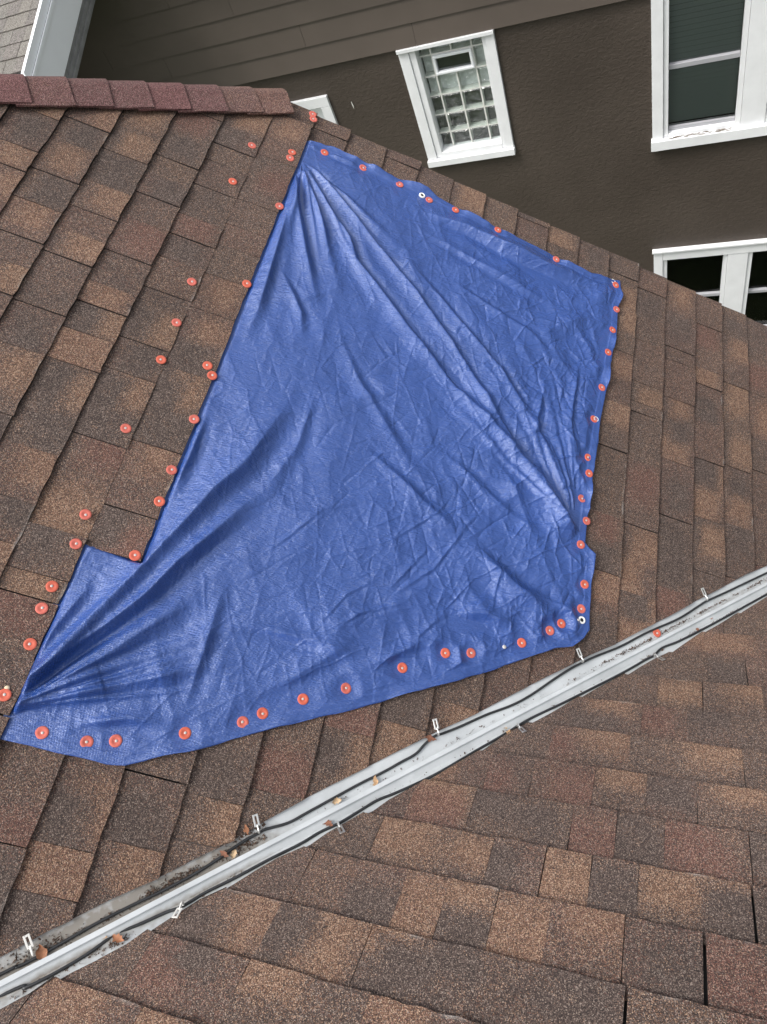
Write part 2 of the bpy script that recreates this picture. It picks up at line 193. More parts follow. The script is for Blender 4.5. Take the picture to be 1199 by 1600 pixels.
def granule_mat(name, dark, tan, red, scale=600.0):
    """asphalt shingle: every mineral granule takes its colour by chance, the share of tan and red ones comes from the sheet's blend"""
    m, n, b = new_mat(name); L = n.links.new
    geo = nd(n, 'ShaderNodeNewGeometry')
    vo = nd(n, 'ShaderNodeTexVoronoi'); vo.inputs['Scale'].default_value = scale; vo.inputs['Randomness'].default_value = 1
    wp = nd(n, 'ShaderNodeTexNoise'); wp.inputs['Scale'].default_value = scale * .9; wp.inputs['Detail'].default_value = 1
    L(geo.outputs['Position'], wp.inputs['Vector'])
    vm = nd(n, 'ShaderNodeVectorMath', operation='MULTIPLY_ADD'); L(wp.outputs['Color'], vm.inputs[0]); vm.inputs[1].default_value = (.002, .002, .002); L(geo.outputs['Position'], vm.inputs[2])
    L(vm.outputs[0], vo.inputs['Vector'])
    sp = nd(n, 'ShaderNodeSeparateColor'); L(vo.outputs['Color'], sp.inputs[0])
    at = nd(n, 'ShaderNodeAttribute', attribute_name='blend'); sa = nd(n, 'ShaderNodeSeparateColor'); L(at.outputs['Color'], sa.inputs[0])
    big = nd(n, 'ShaderNodeTexNoise'); big.inputs['Scale'].default_value = 26; big.inputs['Detail'].default_value = 4; L(geo.outputs['Position'], big.inputs['Vector'])
    wob = math_(n, 'MULTIPLY', math_(n, 'SUBTRACT', big.outputs[0], .5), .55)
    tanp = math_(n, 'ADD', sa.outputs[0], wob)
    tf = math_(n, 'LESS_THAN', sp.outputs[0], tanp); rf = math_(n, 'LESS_THAN', sp.outputs[2], sa.outputs[1])
    rd = ramp(n, dark); rt = ramp(n, tan); rr = ramp(n, red)
    for r in (rd, rt, rr): L(sp.outputs[1], r.inputs[0])
    c = mixc(n, tf, rd.outputs[0], rt.outputs[0]); c = mixc(n, rf, c, rr.outputs[0])
    # slow weathering over the whole slope
    we = nd(n, 'ShaderNodeTexNoise'); we.inputs['Scale'].default_value = 2.3; we.inputs['Detail'].default_value = 5; L(geo.outputs['Position'], we.inputs['Vector'])
    wr = nd(n, 'ShaderNodeMapRange', i_From_Min=.3, i_From_Max=.7, i_To_Min=.86, i_To_Max=1.12); L(we.outputs[0], wr.inputs[0])
    vs = nd(n, 'ShaderNodeVectorMath', operation='SCALE'); L(c, vs.inputs[0]); L(wr.outputs[0], vs.inputs['Scale'])
    # pale lime runs that cling to some butt edges
    pe = nd(n, 'ShaderNodeTexNoise'); pe.inputs['Scale'].default_value = 9; pe.inputs['Detail'].default_value = 6; L(geo.outputs['Position'], pe.inputs['Vector'])
    pm = nd(n, 'ShaderNodeMapRange', i_From_Min=.6, i_From_Max=.7); L(pe.outputs[0], pm.inputs[0])
    ed = nd(n, 'ShaderNodeMapRange', i_From_Min=.95, i_From_Max=1.0); L(at.outputs['Alpha'], ed.inputs[0])
    pf = math_(n, 'MULTIPLY', math_(n, 'MULTIPLY', pm.outputs[0], ed.outputs[0]), .38)
    c2 = mixc(n, pf, vs.outputs[0], (.5, .48, .45))
    ef = nd(n, 'ShaderNodeMapRange', i_From_Min=.04, i_From_Max=.3); L(sa.outputs[2], ef.inputs[0])
    c2 = mixc(n, ef.outputs[0], c2, (.016, .014, .013))            # raw asphalt on the cut edges
    L(c2, b.inputs['Base Color'])
    b.inputs['Roughness'].default_value = .82; b.inputs['Specular IOR Level'].default_value = .35
    bu = nd(n, 'ShaderNodeBump'); bu.inputs['Strength'].default_value = .65; bu.inputs['Distance'].default_value = .0016
    bh = math_(n, 'ADD', math_(n, 'MULTIPLY', vo.outputs['Distance'], -1.0), sp.outputs[1]); L(bh, bu.inputs['Height']); L(bu.outputs[0], b.inputs['Normal'])
    return m
M_SH = granule_mat('shingle_granules',
    [(0, (.02, .0145, .013)), (.3, (.046, .0325, .028)), (.62, (.083, .058, .049)), (.86, (.14, .102, .086)), (1, (.31, .25, .21))],
    [(0, (.052, .029, .02)), (.35, (.132, .073, .047)), (.7, (.228, .13, .084)), (1, (.46, .325, .23))],
    [(0, (.045, .02, .016)), (.4, (.1, .046, .036)), (.75, (.165, .079, .06)), (1, (.36, .23, .18))])
M_CAP = granule_mat('cap_granules',
    [(0, (.022, .013, .0125)), (.35, (.062, .033, .03)), (.7, (.115, .062, .055)), (1, (.33, .24, .21))],
    [(0, (.06, .027, .018)), (.5, (.16, .076, .052)), (1, (.4, .26, .2))],
    [(0, (.042, .016, .0165)), (.5, (.11, .043, .042)), (1, (.28, .15, .145))])
M_GREY = granule_mat('grey_granules',
    [(0, (.06, .057, .05)), (.5, (.125, .118, .105)), (1, (.28, .265, .24))],
    [(0, (.085, .077, .066)), (.5, (.15, .137, .12)), (1, (.3, .28, .25))],
    [(0, (.06, .052, .048)), (.5, (.11, .097, .09)), (1, (.27, .24, .23))], 300.0)

def plain(name, col, rough=.6, metal=0.0, spec=.5, var=.0, scale=20., bump=0., bscale=60., bdist=.002):
    m, n, b = new_mat(name); L = n.links.new
    b.inputs['Roughness'].default_value = rough; b.inputs['Metallic'].default_value = metal; b.inputs['Specular IOR Level'].default_value = spec
    b.inputs['Base Color'].default_value = (*col, 1)
    if var:
        tc = nd(n, 'ShaderNodeNewGeometry'); no = nd(n, 'ShaderNodeTexNoise'); no.inputs['Scale'].default_value = scale; no.inputs['Detail'].default_value = 6
        L(tc.outputs['Position'], no.inputs['Vector'])
        r = ramp(n, [(.25, tuple(x * (1 - var) for x in col)), (.75, tuple(min(1, x * (1 + var)) for x in col))]); L(no.outputs[0], r.inputs[0]); L(r.outputs[0], b.inputs['Base Color'])
    if bump:
        tc = nd(n, 'ShaderNodeNewGeometry'); no = nd(n, 'ShaderNodeTexNoise'); no.inputs['Scale'].default_value = bscale; no.inputs['Detail'].default_value = 4
        L(tc.outputs['Position'], no.inputs['Vector']); bu = nd(n, 'ShaderNodeBump'); bu.inputs['Strength'].default_value = bump; bu.inputs['Distance'].default_value = bdist
        L(no.outputs[0], bu.inputs['Height']); L(bu.outputs[0], b.inputs['Normal'])
    return m
M_FELT = plain('roofing_felt', (.018, .017, .017), .9)
M_GAP = plain('black_underlayment', (.012, .012, .014), .8)
M_STUCCO_BASE = (.05, .041, .034)
def stucco():
    m, n, b = new_mat('brown_stucco'); L = n.links.new
    g = nd(n, 'ShaderNodeNewGeometry')
    a1 = nd(n, 'ShaderNodeTexNoise'); a1.inputs['Scale'].default_value = 34; a1.inputs['Detail'].default_value = 5; a1.inputs['Roughness'].default_value = .55; a1.inputs['Distortion'].default_value = .8
    a2 = nd(n, 'ShaderNodeTexNoise'); a2.inputs['Scale'].default_value = 1.4; a2.inputs['Detail'].default_value = 5
    mp = nd(n, 'ShaderNodeMapping'); mp.inputs['Scale'].default_value = (.75, 1, 1.25); L(g.outputs['Position'], mp.inputs[0]); L(mp.outputs[0], a1.inputs['Vector']); L(g.outputs['Position'], a2.inputs['Vector'])
    r = ramp(n, [(.25, (.053, .041, .033)), (.75, (.076, .06, .049))]); L(a2.outputs[0], r.inputs[0])
    c = mixc(n, .25, r.outputs[0], a1.outputs[0], 'OVERLAY'); L(c, b.inputs['Base Color'])
    b.inputs['Roughness'].default_value = .55; b.inputs['Specular IOR Level'].default_value = .4
    bu = nd(n, 'ShaderNodeBump'); bu.inputs['Strength'].default_value = .5; bu.inputs['Distance'].default_value = .013; L(a1.outputs[0], bu.inputs['Height']); L(bu.outputs[0], b.inputs['Normal'])
    return m
M_STUCCO = stucco()
M_SIDING = plain('brown_siding_paint', (.1, .08, .067), .5, var=.1, scale=3., bump=.12, bscale=90)
M_TRIM = plain('white_trim_paint', (.78, .79, .8), .45, var=.05, scale=9., bump=.18, bscale=40, bdist=.003)
M_ALUM = plain('white_aluminium', (.86, .88, .9), .35, var=.03, scale=4.)
M_SOFFIT = plain('grey_soffit', (.23, .23, .23), .5, var=.2, scale=14.)
M_RAIL = plain('grey_sash_rail', (.38, .38, .4), .4)
M_INSIDE = plain('dark_room', (.012, .012, .013), .8)
M_PALEIN = plain('pale_curtain', (.8, .83, .83), .8, var=.25, scale=16)
M_BLIND = plain('blind_slat', (.55, .6, .56), .5)
M_BLINDD = plain('dark_blind_slat', (.11, .112, .115), .5)
M_MORTAR = plain('pale_mortar', (.7, .7, .66), .7)
M_WASH = plain('orange_plastic', (.52, .105, .062), .65, var=.12, scale=22)
M_WASH2 = plain('pink_plastic', (.5, .115, .085), .65, var=.12, scale=22)
M_NAIL = plain('bright_nail', (.5, .48, .46), .45, metal=.2)
M_RUST = plain('tan_nail', (.62, .5, .34), .5)
M_ZINC = plain('clip_metal', (.68, .68, .66), .28, metal=.85)
M_CLIPW = plain('clip_white', (.66, .65, .62), .4)
M_CABLE = plain('black_cable', (.02, .021, .023), .42, var=.4, scale=30)
M_LEAF = [plain('dry_leaf', c, .7, var=.35, scale=120) for c in ((.3, .13, .065), (.42, .26, .14), (.5, .36, .22), (.2, .085, .05))]
M_DEBRIS = plain('leaf_litter', (.075, .045, .03), .9, var=.6, scale=160)
M_GROUND = plain('lawn', (.055, .075, .03), .9, var=.5, scale=1.2)
M_FASCIA = plain('brown_fascia', (.09, .062, .045), .5)

def wm_metal():
    m, n, b = new_mat('valley_metal'); L = n.links.new
    g = nd(n, 'ShaderNodeNewGeometry')
    a = nd(n, 'ShaderNodeTexNoise'); a.inputs['Scale'].default_value = 7; a.inputs['Detail'].default_value = 8; a.inputs['Roughness'].default_value = .65; L(g.outputs['Position'], a.inputs['Vector'])
    s = nd(n, 'ShaderNodeTexNoise'); s.inputs['Scale'].default_value = 60; s.inputs['Detail'].default_value = 4; L(g.outputs['Position'], s.inputs['Vector'])
    r = ramp(n, [(.25, (.4, .42, .43)), (.75, (.6, .625, .64))]); L(a.outputs[0], r.inputs[0])
    at = nd(n, 'ShaderNodeAttribute', attribute_name='dirt')
    d = math_(n, 'MULTIPLY', at.outputs['Fac'], math_(n, 'ADD', s.outputs[0], a.outputs[0]))
    dm = nd(n, 'ShaderNodeMapRange', i_From_Min=.42, i_From_Max=.85); L(d, dm.inputs[0])
    c = mixc(n, math_(n, 'MULTIPLY', dm.outputs[0], .8), r.outputs[0], (.17, .14, .105)); L(c, b.inputs['Base Color'])
    b.inputs['Roughness'].default_value = .42; b.inputs['Metallic'].default_value = .15
    bu = nd(n, 'ShaderNodeBump'); bu.inputs['Strength'].default_value = .15; bu.inputs['Distance'].default_value = .004; L(a.outputs[0], bu.inputs['Height']); L(bu.outputs[0], b.inputs['Normal'])
    return m
M_METAL = wm_metal()

def tarp_mat():
    m, n, b = new_mat('blue_poly_tarp'); L = n.links.new
    tc = nd(n, 'ShaderNodeTexCoord')
    # woven tape grid under the coating
    def wave(rz, sc, dist=.6):
        mp = nd(n, 'ShaderNodeMapping'); mp.inputs['Rotation'].default_value = (0, 0, rz); L(tc.outputs['Object'], mp.inputs[0])
        wv = nd(n, 'ShaderNodeTexWave', wave_type='BANDS', bands_direction='X'); wv.inputs['Scale'].default_value = sc; wv.inputs['Distortion'].default_value = dist; wv.inputs['Detail'].default_value = 2; wv.inputs['Detail Scale'].default_value = 3
        L(mp.outputs[0], wv.inputs['Vector']); return wv.outputs['Fac']
    w1 = wave(R_(-27), 95); w2 = wave(R_(63), 95)
    mp = nd(n, 'ShaderNodeMapping'); mp.inputs['Rotation'].default_value = (0, 0, R_(-27)); mp.inputs['Scale'].default_value = (46, 190, 60); L(tc.outputs['Object'], mp.inputs[0])
    n1 = nd(n, 'ShaderNodeTexNoise'); n1.inputs['Scale'].default_value = 1; n1.inputs['Detail'].default_value = 5; n1.inputs['Roughness'].default_value = .6; n1.inputs['Distortion'].default_value = 1.1; L(mp.outputs[0], n1.inputs['Vector'])
    n2 = nd(n, 'ShaderNodeTexNoise'); n2.inputs['Scale'].default_value = 38; n2.inputs['Detail'].default_value = 5; n2.inputs['Distortion'].default_value = 1.6; L(tc.outputs['Object'], n2.inputs['Vector'])
    h = math_(n, 'ADD', math_(n, 'MULTIPLY', math_(n, 'ADD', w1, w2), .07), math_(n, 'ADD', math_(n, 'MULTIPLY', n1.outputs[0], .75), math_(n, 'MULTIPLY', n2.outputs[0], .22)))
    bu = nd(n, 'ShaderNodeBump'); bu.inputs['Strength'].default_value = 1.0; bu.inputs['Distance'].default_value = .0042; L(h, bu.inputs['Height']); L(bu.outputs[0], b.inputs['Normal'])
    n3 = nd(n, 'ShaderNodeTexNoise'); n3.inputs['Scale'].default_value = 5; n3.inputs['Detail'].default_value = 6; L(tc.outputs['Object'], n3.inputs['Vector'])
    r = ramp(n, [(.25, (.018, .06, .25)), (.75, (.026, .075, .295))]); L(n3.outputs[0], r.inputs[0])
    L(r.outputs[0], b.inputs['Base Color'])
    b.inputs['Roughness'].default_value = .27; b.inputs['Specular IOR Level'].default_value = 1.0
    b.inputs['Specular Tint'].default_value = (.8, .88, 1, 1); b.inputs['Coat Weight'].default_value = .4; b.inputs['Coat Roughness'].default_value = .17; b.inputs['Coat IOR'].default_value = 1.6; L(bu.outputs[0], b.inputs['Coat Normal'])
    return m
M_TARP = tarp_mat()
M_HOLE = plain('grommet_hole', (.01, .01, .012), .9)
M_GROM = plain('white_grommet', (.8, .8, .78), .35)

def glass_mat(name, tint, rough, bump=0.):
    m, n, b = new_mat(name); L = n.links.new
    b.inputs['Base Color'].default_value = (*tint, 1); b.inputs['Roughness'].default_value = rough; b.inputs['Transmission Weight'].default_value = 1.0; b.inputs['IOR'].default_value = 1.45
    if bump:
        g = nd(n, 'ShaderNodeNewGeometry'); no = nd(n, 'ShaderNodeTexNoise'); no.inputs['Scale'].default_value = 19; no.inputs['Detail'].default_value = 2; no.inputs['Distortion'].default_value = 1.5
        L(g.outputs['Position'], no.inputs['Vector']); bu = nd(n, 'ShaderNodeBump'); bu.inputs['Strength'].default_value = bump; bu.inputs['Distance'].default_value = .03; L(no.outputs[0], bu.inputs['Height']); L(bu.outputs[0], b.inputs['Normal'])
    return m
M_BLOCK = glass_mat('wavy_block_glass', (.9, .94, .93), .06, .8)
def block_glass(m):
    n = m.node_tree; L = n.links.new; o = n.nodes['Material Output']; b = n.nodes['Principled BSDF']; bump = b.inputs['Normal'].links[0].from_socket
    t = n.nodes.new('ShaderNodeBsdfTransparent'); t.inputs[0].default_value = (.95, .98, .97, 1); g = n.nodes.new('ShaderNodeBsdfGlossy'); g.inputs['Roughness'].default_value = .1; L(bump, g.inputs['Normal'])
    x = n.nodes.new('ShaderNodeMixShader'); x.inputs[0].default_value = .13; L(t.outputs[0], x.inputs[1]); L(g.outputs[0], x.inputs[2]); L(x.outputs[0], o.inputs[0]); n.nodes.remove(b)
block_glass(M_BLOCK)
def pane_mat():
    m, n, b = new_mat('window_pane'); L = n.links.new
    n.nodes.remove(b); o = n.nodes['Material Output']
    tr = nd(n, 'ShaderNodeBsdfTransparent'); tr.inputs[0].default_value = (.8, .83, .82, 1)
    gl = nd(n, 'ShaderNodeBsdfGlossy'); gl.inputs['Roughness'].default_value = .02
    fr = nd(n, 'ShaderNodeFresnel'); fr.inputs[0].default_value = 1.5; mx = nd(n, 'ShaderNodeMixShader')
    L(fr.outputs[0], mx.inputs[0]); L(tr.outputs[0], mx.inputs[1]); L(gl.outputs[0], mx.inputs[2]); L(mx.outputs[0], o.inputs[0])
    return m
M_PANE = pane_mat()

# ------------------------------------------------------------------ ground
gm = mesh('ground', [(-1500, -1500, 0), (1500, -1500, 0), (1500, 1500, 0), (-1500, 1500, 0)], [(0, 1, 2, 3)])
tag(link('ground', gm, M_GROUND), kind='structure')

# ------------------------------------------------------------------ the tarped house: two roof slopes meeting in an open valley
house = empty('house', (0, 0, 0))
tag(house, 'house roof of brown blended shingles with a metal valley and red hip caps', 'house')

def interp_edge(pts):
    d = np.array([p[0] for p in pts]); a = np.array([p[1] for p in pts]); o = np.argsort(d); d, a = d[o], a[o]
    k = (a[-1] - a[0]) / (d[-1] - d[0])
    def f(x):
        if x < d[0]: return float(a[0] + (x - d[0]) * k)
        if x > d[-1]: return float(a[-1] + (x - d[-1]) * k)
        return float(np.interp(x, d, a))
    return f
edge_a = interp_edge(EDGE_A); edge_b = interp_edge(EDGE_B)

# tarp outline on slope A (u downhill, y along the courses)
U_C, U_S = -0.1295, -0.2765                  # shingle butts that hold the tarp's upper edge
NOTCH_Y = 0.640
def poly_tarp():
    P = [(U_S, TARP_BOTTOM[0][1])] + [tuple(p[:2]) for p in TARP_BOTTOM[1:]] + [tuple(p[:2]) for p in TARP_RIGHT[::-1][1:]] + [tuple(p[:2]) for p in TARP_TOP[::-1][1:]]
    P[-1] = (U_C, TARP_TOP[0][1]); P += [(U_C, NOTCH_Y), (U_S, NOTCH_Y + .012)]
    return P
TARP_POLY = poly_tarp()
def in_poly(x, y, P):
    c = False; j = len(P) - 1
    for i in range(len(P)):
        if (P[i][1] > y) != (P[j][1] > y) and x < (P[j][0] - P[i][0]) * (y - P[i][1]) / (P[j][1] - P[i][1]) + P[i][0]: c = not c
        j = i
    return c

ND, NA = 4, 5
def piece(d0, d1, a0, a1, hh, lo, hi, patches, base, swap, thick, flat=False):
    """one exposed shingle tab: a slab that rises from under the course above to its proud butt edge"""
    curl = [rng.uniform(.001, .0045) if rng.random() < .13 and not flat else 0 for _ in range(2)]
    rows = []; ja = [rng.uniform(-.0012, .0012) for _ in range(4)]; jd = [rng.uniform(-.0022, .0022) for _ in range(NA + 1)]
    wave = [rng.uniform(-.0007, .0009) for _ in range(NA + 1)]
    for i in range(ND + 1):
        t = i / ND; row = []
        for k in range(NA + 1):
            s = k / NA; d = d0 - .02 + (d1 - d0 + .02) * t + jd[k] * t
            a = a0 + (a1 - a0) * s + (ja[0] * (1 - s) + ja[1] * s) * (1 - t) + (ja[2] * (1 - s) + ja[3] * s) * t
            a = min(max(a, lo(d)), hi(d))
            row.append((d, a, hh[0] + (hh[1] - hh[0]) * t + wave[k] * t + t ** 3 * (curl[0] * (1 - s) ** 3 + curl[1] * s ** 3)))
        rows.append(row)
    if max(rows[i][NA][1] - rows[i][0][1] for i in range(ND + 1)) < .004: return None
    V, C, F = [], [], []
    for i, row in enumerate(rows):
        for k, (d, a, h) in enumerate(row):
            V.append((d, a, h)); tn, rd = base
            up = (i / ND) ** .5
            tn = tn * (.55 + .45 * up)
            for (pd, pa, c, ra, rda) in patches:
                f = max(0, min(1, (ra + .018 - abs(a - pa)) / .03)) * max(0, min(1, (rda + .015 - abs(d - pd)) / .025))
                if c == 'T': tn = tn + (.82 - tn) * f
                elif c == 'R': rd = rd + (.62 - rd) * f
                else: tn = tn * (1 - f); rd = rd * (1 - f)
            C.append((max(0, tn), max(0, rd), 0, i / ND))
    ix = lambda i, k: i * (NA + 1) + k
    for i in range(ND):
        for k in range(NA):
            q = [ix(i, k), ix(i + 1, k), ix(i + 1, k + 1), ix(i, k + 1)]
            if rows[i][k + 1][1] - rows[i][k][1] < 1e-5 and rows[i + 1][k + 1][1] - rows[i + 1][k][1] < 1e-5: continue
            F.append(q)
    loop = [ix(0, 0)] + [ix(i, 0) for i in range(1, ND + 1)] + [ix(ND, k) for k in range(1, NA + 1)] + [ix(i, NA) for i in range(ND - 1, -1, -1)]
    n0 = len(V)
    for j in loop:
        d, a, h = V[j]; V.append((d, a, h - thick)); c = C[j]; C.append((c[0] * .3, c[1] * .3, 1, 0))
    for j in range(len(loop) - 1): F.append([loop[j], n0 + j, n0 + j + 1, loop[j + 1]])
    if swap: V = [(a, d, h) for d, a, h in V]; F = [f[::-1] for f in F]
    return V, C, F
def blend_mesh(name, V, C, F):
    me = bpy.data.meshes.new(name); me.from_pydata(V, [], F); me.update()
    at = me.color_attributes.new('blend', 'FLOAT_COLOR', 'POINT'); at.data.foreach_set('color', np.array(C, dtype=np.float32).ravel())
    return me
def lay_slope(courses, joints, gaps, patches, lo, hi, amin, amax, M, swap, slope_obj, is_a):
    found = []
    for ci in range(1, len(courses)):
        d0, d1 = courses[ci - 1], courses[ci]
        js = sorted(joints.get(ci, []) + gaps.get(ci, [])); gset = set(gaps.get(ci, []))
        if is_a and ci == 10: js = [j for j in js if abs(j - NOTCH_Y) > .05 and abs(j - .17) > .05] + [.17, NOTCH_Y]; js.sort()
        cut = [js[0]] if js else [rng.uniform(amin, amin + .2)]
        for j in js[1:]:                                   # long runs get further tabs
            while j - cut[-1] > .3: cut.append(cut[-1] + rng.uniform(.12, .2))
            if j - cut[-1] < .035 and j not in gset: continue
            cut.append(j)
        while cut[0] > amin: cut.insert(0, cut[0] - rng.uniform(.1, .23))
        while cut[-1] < amax: cut.append(cut[-1] + rng.uniform(.1, .23))
        flip = rng.random() < .5; gj = [rng.choice((.0006, .0011, .0016)) if is_a else rng.choice((.0003, .0004, .0008)) for _ in cut]
        for k in range(len(cut) - 1):
            a0, a1 = cut[k], cut[k + 1]
            g0 = .003 if a0 in gset else gj[k]; g1 = .003 if a1 in gset else gj[k + 1]
            if a0 - lo(d1) < .17: g0 = min(g0, .0002)
            if a1 - lo(d1) < .17: g1 = min(g1, .0002)
            proud = (k % 2 == 0) != flip
            hh = [-.0090, .0014] if proud else [-.0100, -.0018]
            if not is_a and not proud: hh[1] += .002
            hh[1] += rng.uniform(-.0006, .0012)
            am, dm = (a0 + a1) / 2, (d0 + d1) / 2
            if is_a:                                       # courses lapped over the tarp ride up on it
                if ci == 10 and a0 >= NOTCH_Y - .001 and a0 < 2.36: hh = [-.004, .0100]
                if ci == 9 and a0 < NOTCH_Y and a1 > .1: hh = [-.005, .0092]
                if ci == 10 and a1 <= NOTCH_Y + .001 and a0 > .16: hh = [-.0135, -.0085]
            pp = [(pd, pa, c, .06, .05) for pd, pa, c in patches if d0 <= pd < d1 and a0 <= pa < a1]
            base = (rng.uniform(.1, .3), rng.choice((0, .04, .1, .18)))
            P0 = M @ Vector((am, dm, 0) if swap else (dm, am, 0)); pr = project(P0)
            vis = pr is not None and -40 < pr[0] < 1240 and -20 < pr[1] < 1640
            if not vis and not pp and rng.random() < .55 or (not pp and rng.random() < .22):
                pp = [(rng.uniform(d0 + .05, d1), rng.uniform(a0, a1), rng.choice('TTTRDD'), rng.uniform(.04, .09), rng.uniform(.04, .08))]
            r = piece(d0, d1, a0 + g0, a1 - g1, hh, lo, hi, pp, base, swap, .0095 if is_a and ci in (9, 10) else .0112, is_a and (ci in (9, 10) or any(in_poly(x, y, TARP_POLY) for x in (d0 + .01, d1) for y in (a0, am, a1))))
            if r is None: continue
            if vis and is_a:
                cs = [(d0 + .01, a0), (d1, a0), (d0 + .01, a1), (d1, a1), (dm, am)]
                if all(in_poly(x, y, TARP_POLY) for x, y in cs): vis = False
            found.append((vis, P0, r))
    # the largest in view become single tabs, all others one field
    eye = Vector((0, 0, ZO)); vis = sorted([f for f in found if f[0]], key=lambda f: (f[1] - eye).length)
    keep = vis[:290 if is_a else 200]; kid = {id(k) for k in keep}
    for f in keep:
        V, C, F = f[2]; c = np.mean(np.array(V), axis=0)
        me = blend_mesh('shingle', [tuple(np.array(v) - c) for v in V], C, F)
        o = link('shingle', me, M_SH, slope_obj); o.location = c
    V, C, F = [], [], []
    for f in found:
        if id(f) in kid: continue
        n0 = len(V); V += f[2][0]; C += f[2][1]; F += [[i + n0 for i in q] for q in f[2][2]]
    o = link('shingle_field', blend_mesh('shingle_field', V, C, F), M_SH, slope_obj); o['kind'] = 'stuff'
    return len(keep), len(found)

# valley line: where the two planes meet (y = x + const)
def valley_const():
    # nA.P=-HA, nB.P=-HB  ->  SP*x+CP*z=-HA ; SP*y+CP*z=-HB
    return (HA - HB) / SP
VC = valley_const()                                        # y - x
def valley_pt(x, h=0.0): return Vector((x, x + VC, (-HA - SP * x) / CP + ZO + h))

def xu(u): return u * CP - HA * SP                        # world x of a point of plane A
U1, U0, Y1 = 3.44, -1.58, RAKE_Y
# decks
dk = [(U0, xu(U0) + VC, -.0225), (U1, min(xu(U1) + VC, RAKE_Y - .03), -.0225), (U1, RAKE_Y - .03, -.0225), (-.27, RAKE_Y - .03, -.0225), (U0, hip_y(U0), -.0225)]
slope_a = link('roof_slope', mesh('roof_slope', dk, [(0, 1, 2, 3, 4)]), M_FELT, house, MA)
tag(slope_a, 'steep slope under the blue tarp')
VB1 = 4.25
def vb_x(v): return v * CP - HB * SP - VC
dkb = [(vb_x(-.5), -.5, -.0225), (2.3, -.5, -.0225), (2.3, VB1, -.0225), (vb_x(VB1), VB1, -.0225)]
slope_b = link('roof_slope', mesh('roof_slope', dkb, [(0, 1, 2, 3)]), M_FELT, house, MB_)
tag(slope_b, 'near slope below the metal valley')
rk = [rng.uniform(-.006, .012) for _ in range(40)]
def hi_a(d):
    k = int((d + 3) / .1437)
    return min(RAKE_Y + rk[k % 40], hip_y(d) - .012)
na = lay_slope(A_COURSES, A_JOINTS, {}, A_PATCHES, edge_a, hi_a, -1.2, 2.8, MA, False, slope_a, True)
nb = lay_slope(B_COURSES, B_JOINTS, B_GAPS, B_PATCHES, edge_b, lambda d: 2.3, -1.9, 2.4, MB_, True, slope_b, False)
print('shingles', na, nb)

# valley flashing: two sheets with a raised centre rib, the upper lapped over the lower
dV = Vector((1, 1, -SP / CP)).normalized()
eA = dV.cross(nA).normalized()
if eA.x > 0: eA = -eA
eB = dV.cross(nB).normalized()
if eB.x < 0: eB = -eB
def flashing(x0, x1, lift, n):
    prof = [(eA, .14, -.0245), (eA, .1, -.0175), (eA, .06, -.0125), (eA, .03, -.0125), (eA, .010, -.0115), (eA, .004, .014), (eA, .0015, .0160), (eB, .002, .0150), (eB, .010, .0018), (eB, .0185, -.0112), (eB, .022, -.0125), (eB, .055, -.0125), (eB, .09, -.0175), (eB, .14, -.0245)]
    drt = [.25, .35, .55, .8, .9, .2, .1, .1, .25, .7, .6, .3, .25, .25]
    V, F, D = [], [], []
    for i in range(n + 1):
        x = x0 + (x1 - x0) * i / n; p = valley_pt(x)
        litter = .26 + .9 * max(0, min(1, (-.8 - x) / .15)) + .35 * max(0, min(1, (x + .2) / .2))
        for j, (e, s, h) in enumerate(prof):
            nn = nA if e is eA else nB
            V.append(p + e * s + nn * (h + lift + rng.uniform(-.0006, .0006))); D.append(drt[j] * litter)
    m = len(prof)
    for i in range(n):
        for j in range(m - 1): F.append((i * m + j, i * m + j + 1, (i + 1) * m + j + 1, (i + 1) * m + j))
    me = mesh('valley_flashing', V, F); at = me.attributes.new('dirt', 'FLOAT', 'POINT'); at.data.foreach_set('value', D)
    return link('valley_flashing', me, M_METAL, house)
f1 = flashing(-2.3, -.335, .0016, 60); f2 = flashing(-.39, 1.56, 0.0, 60)

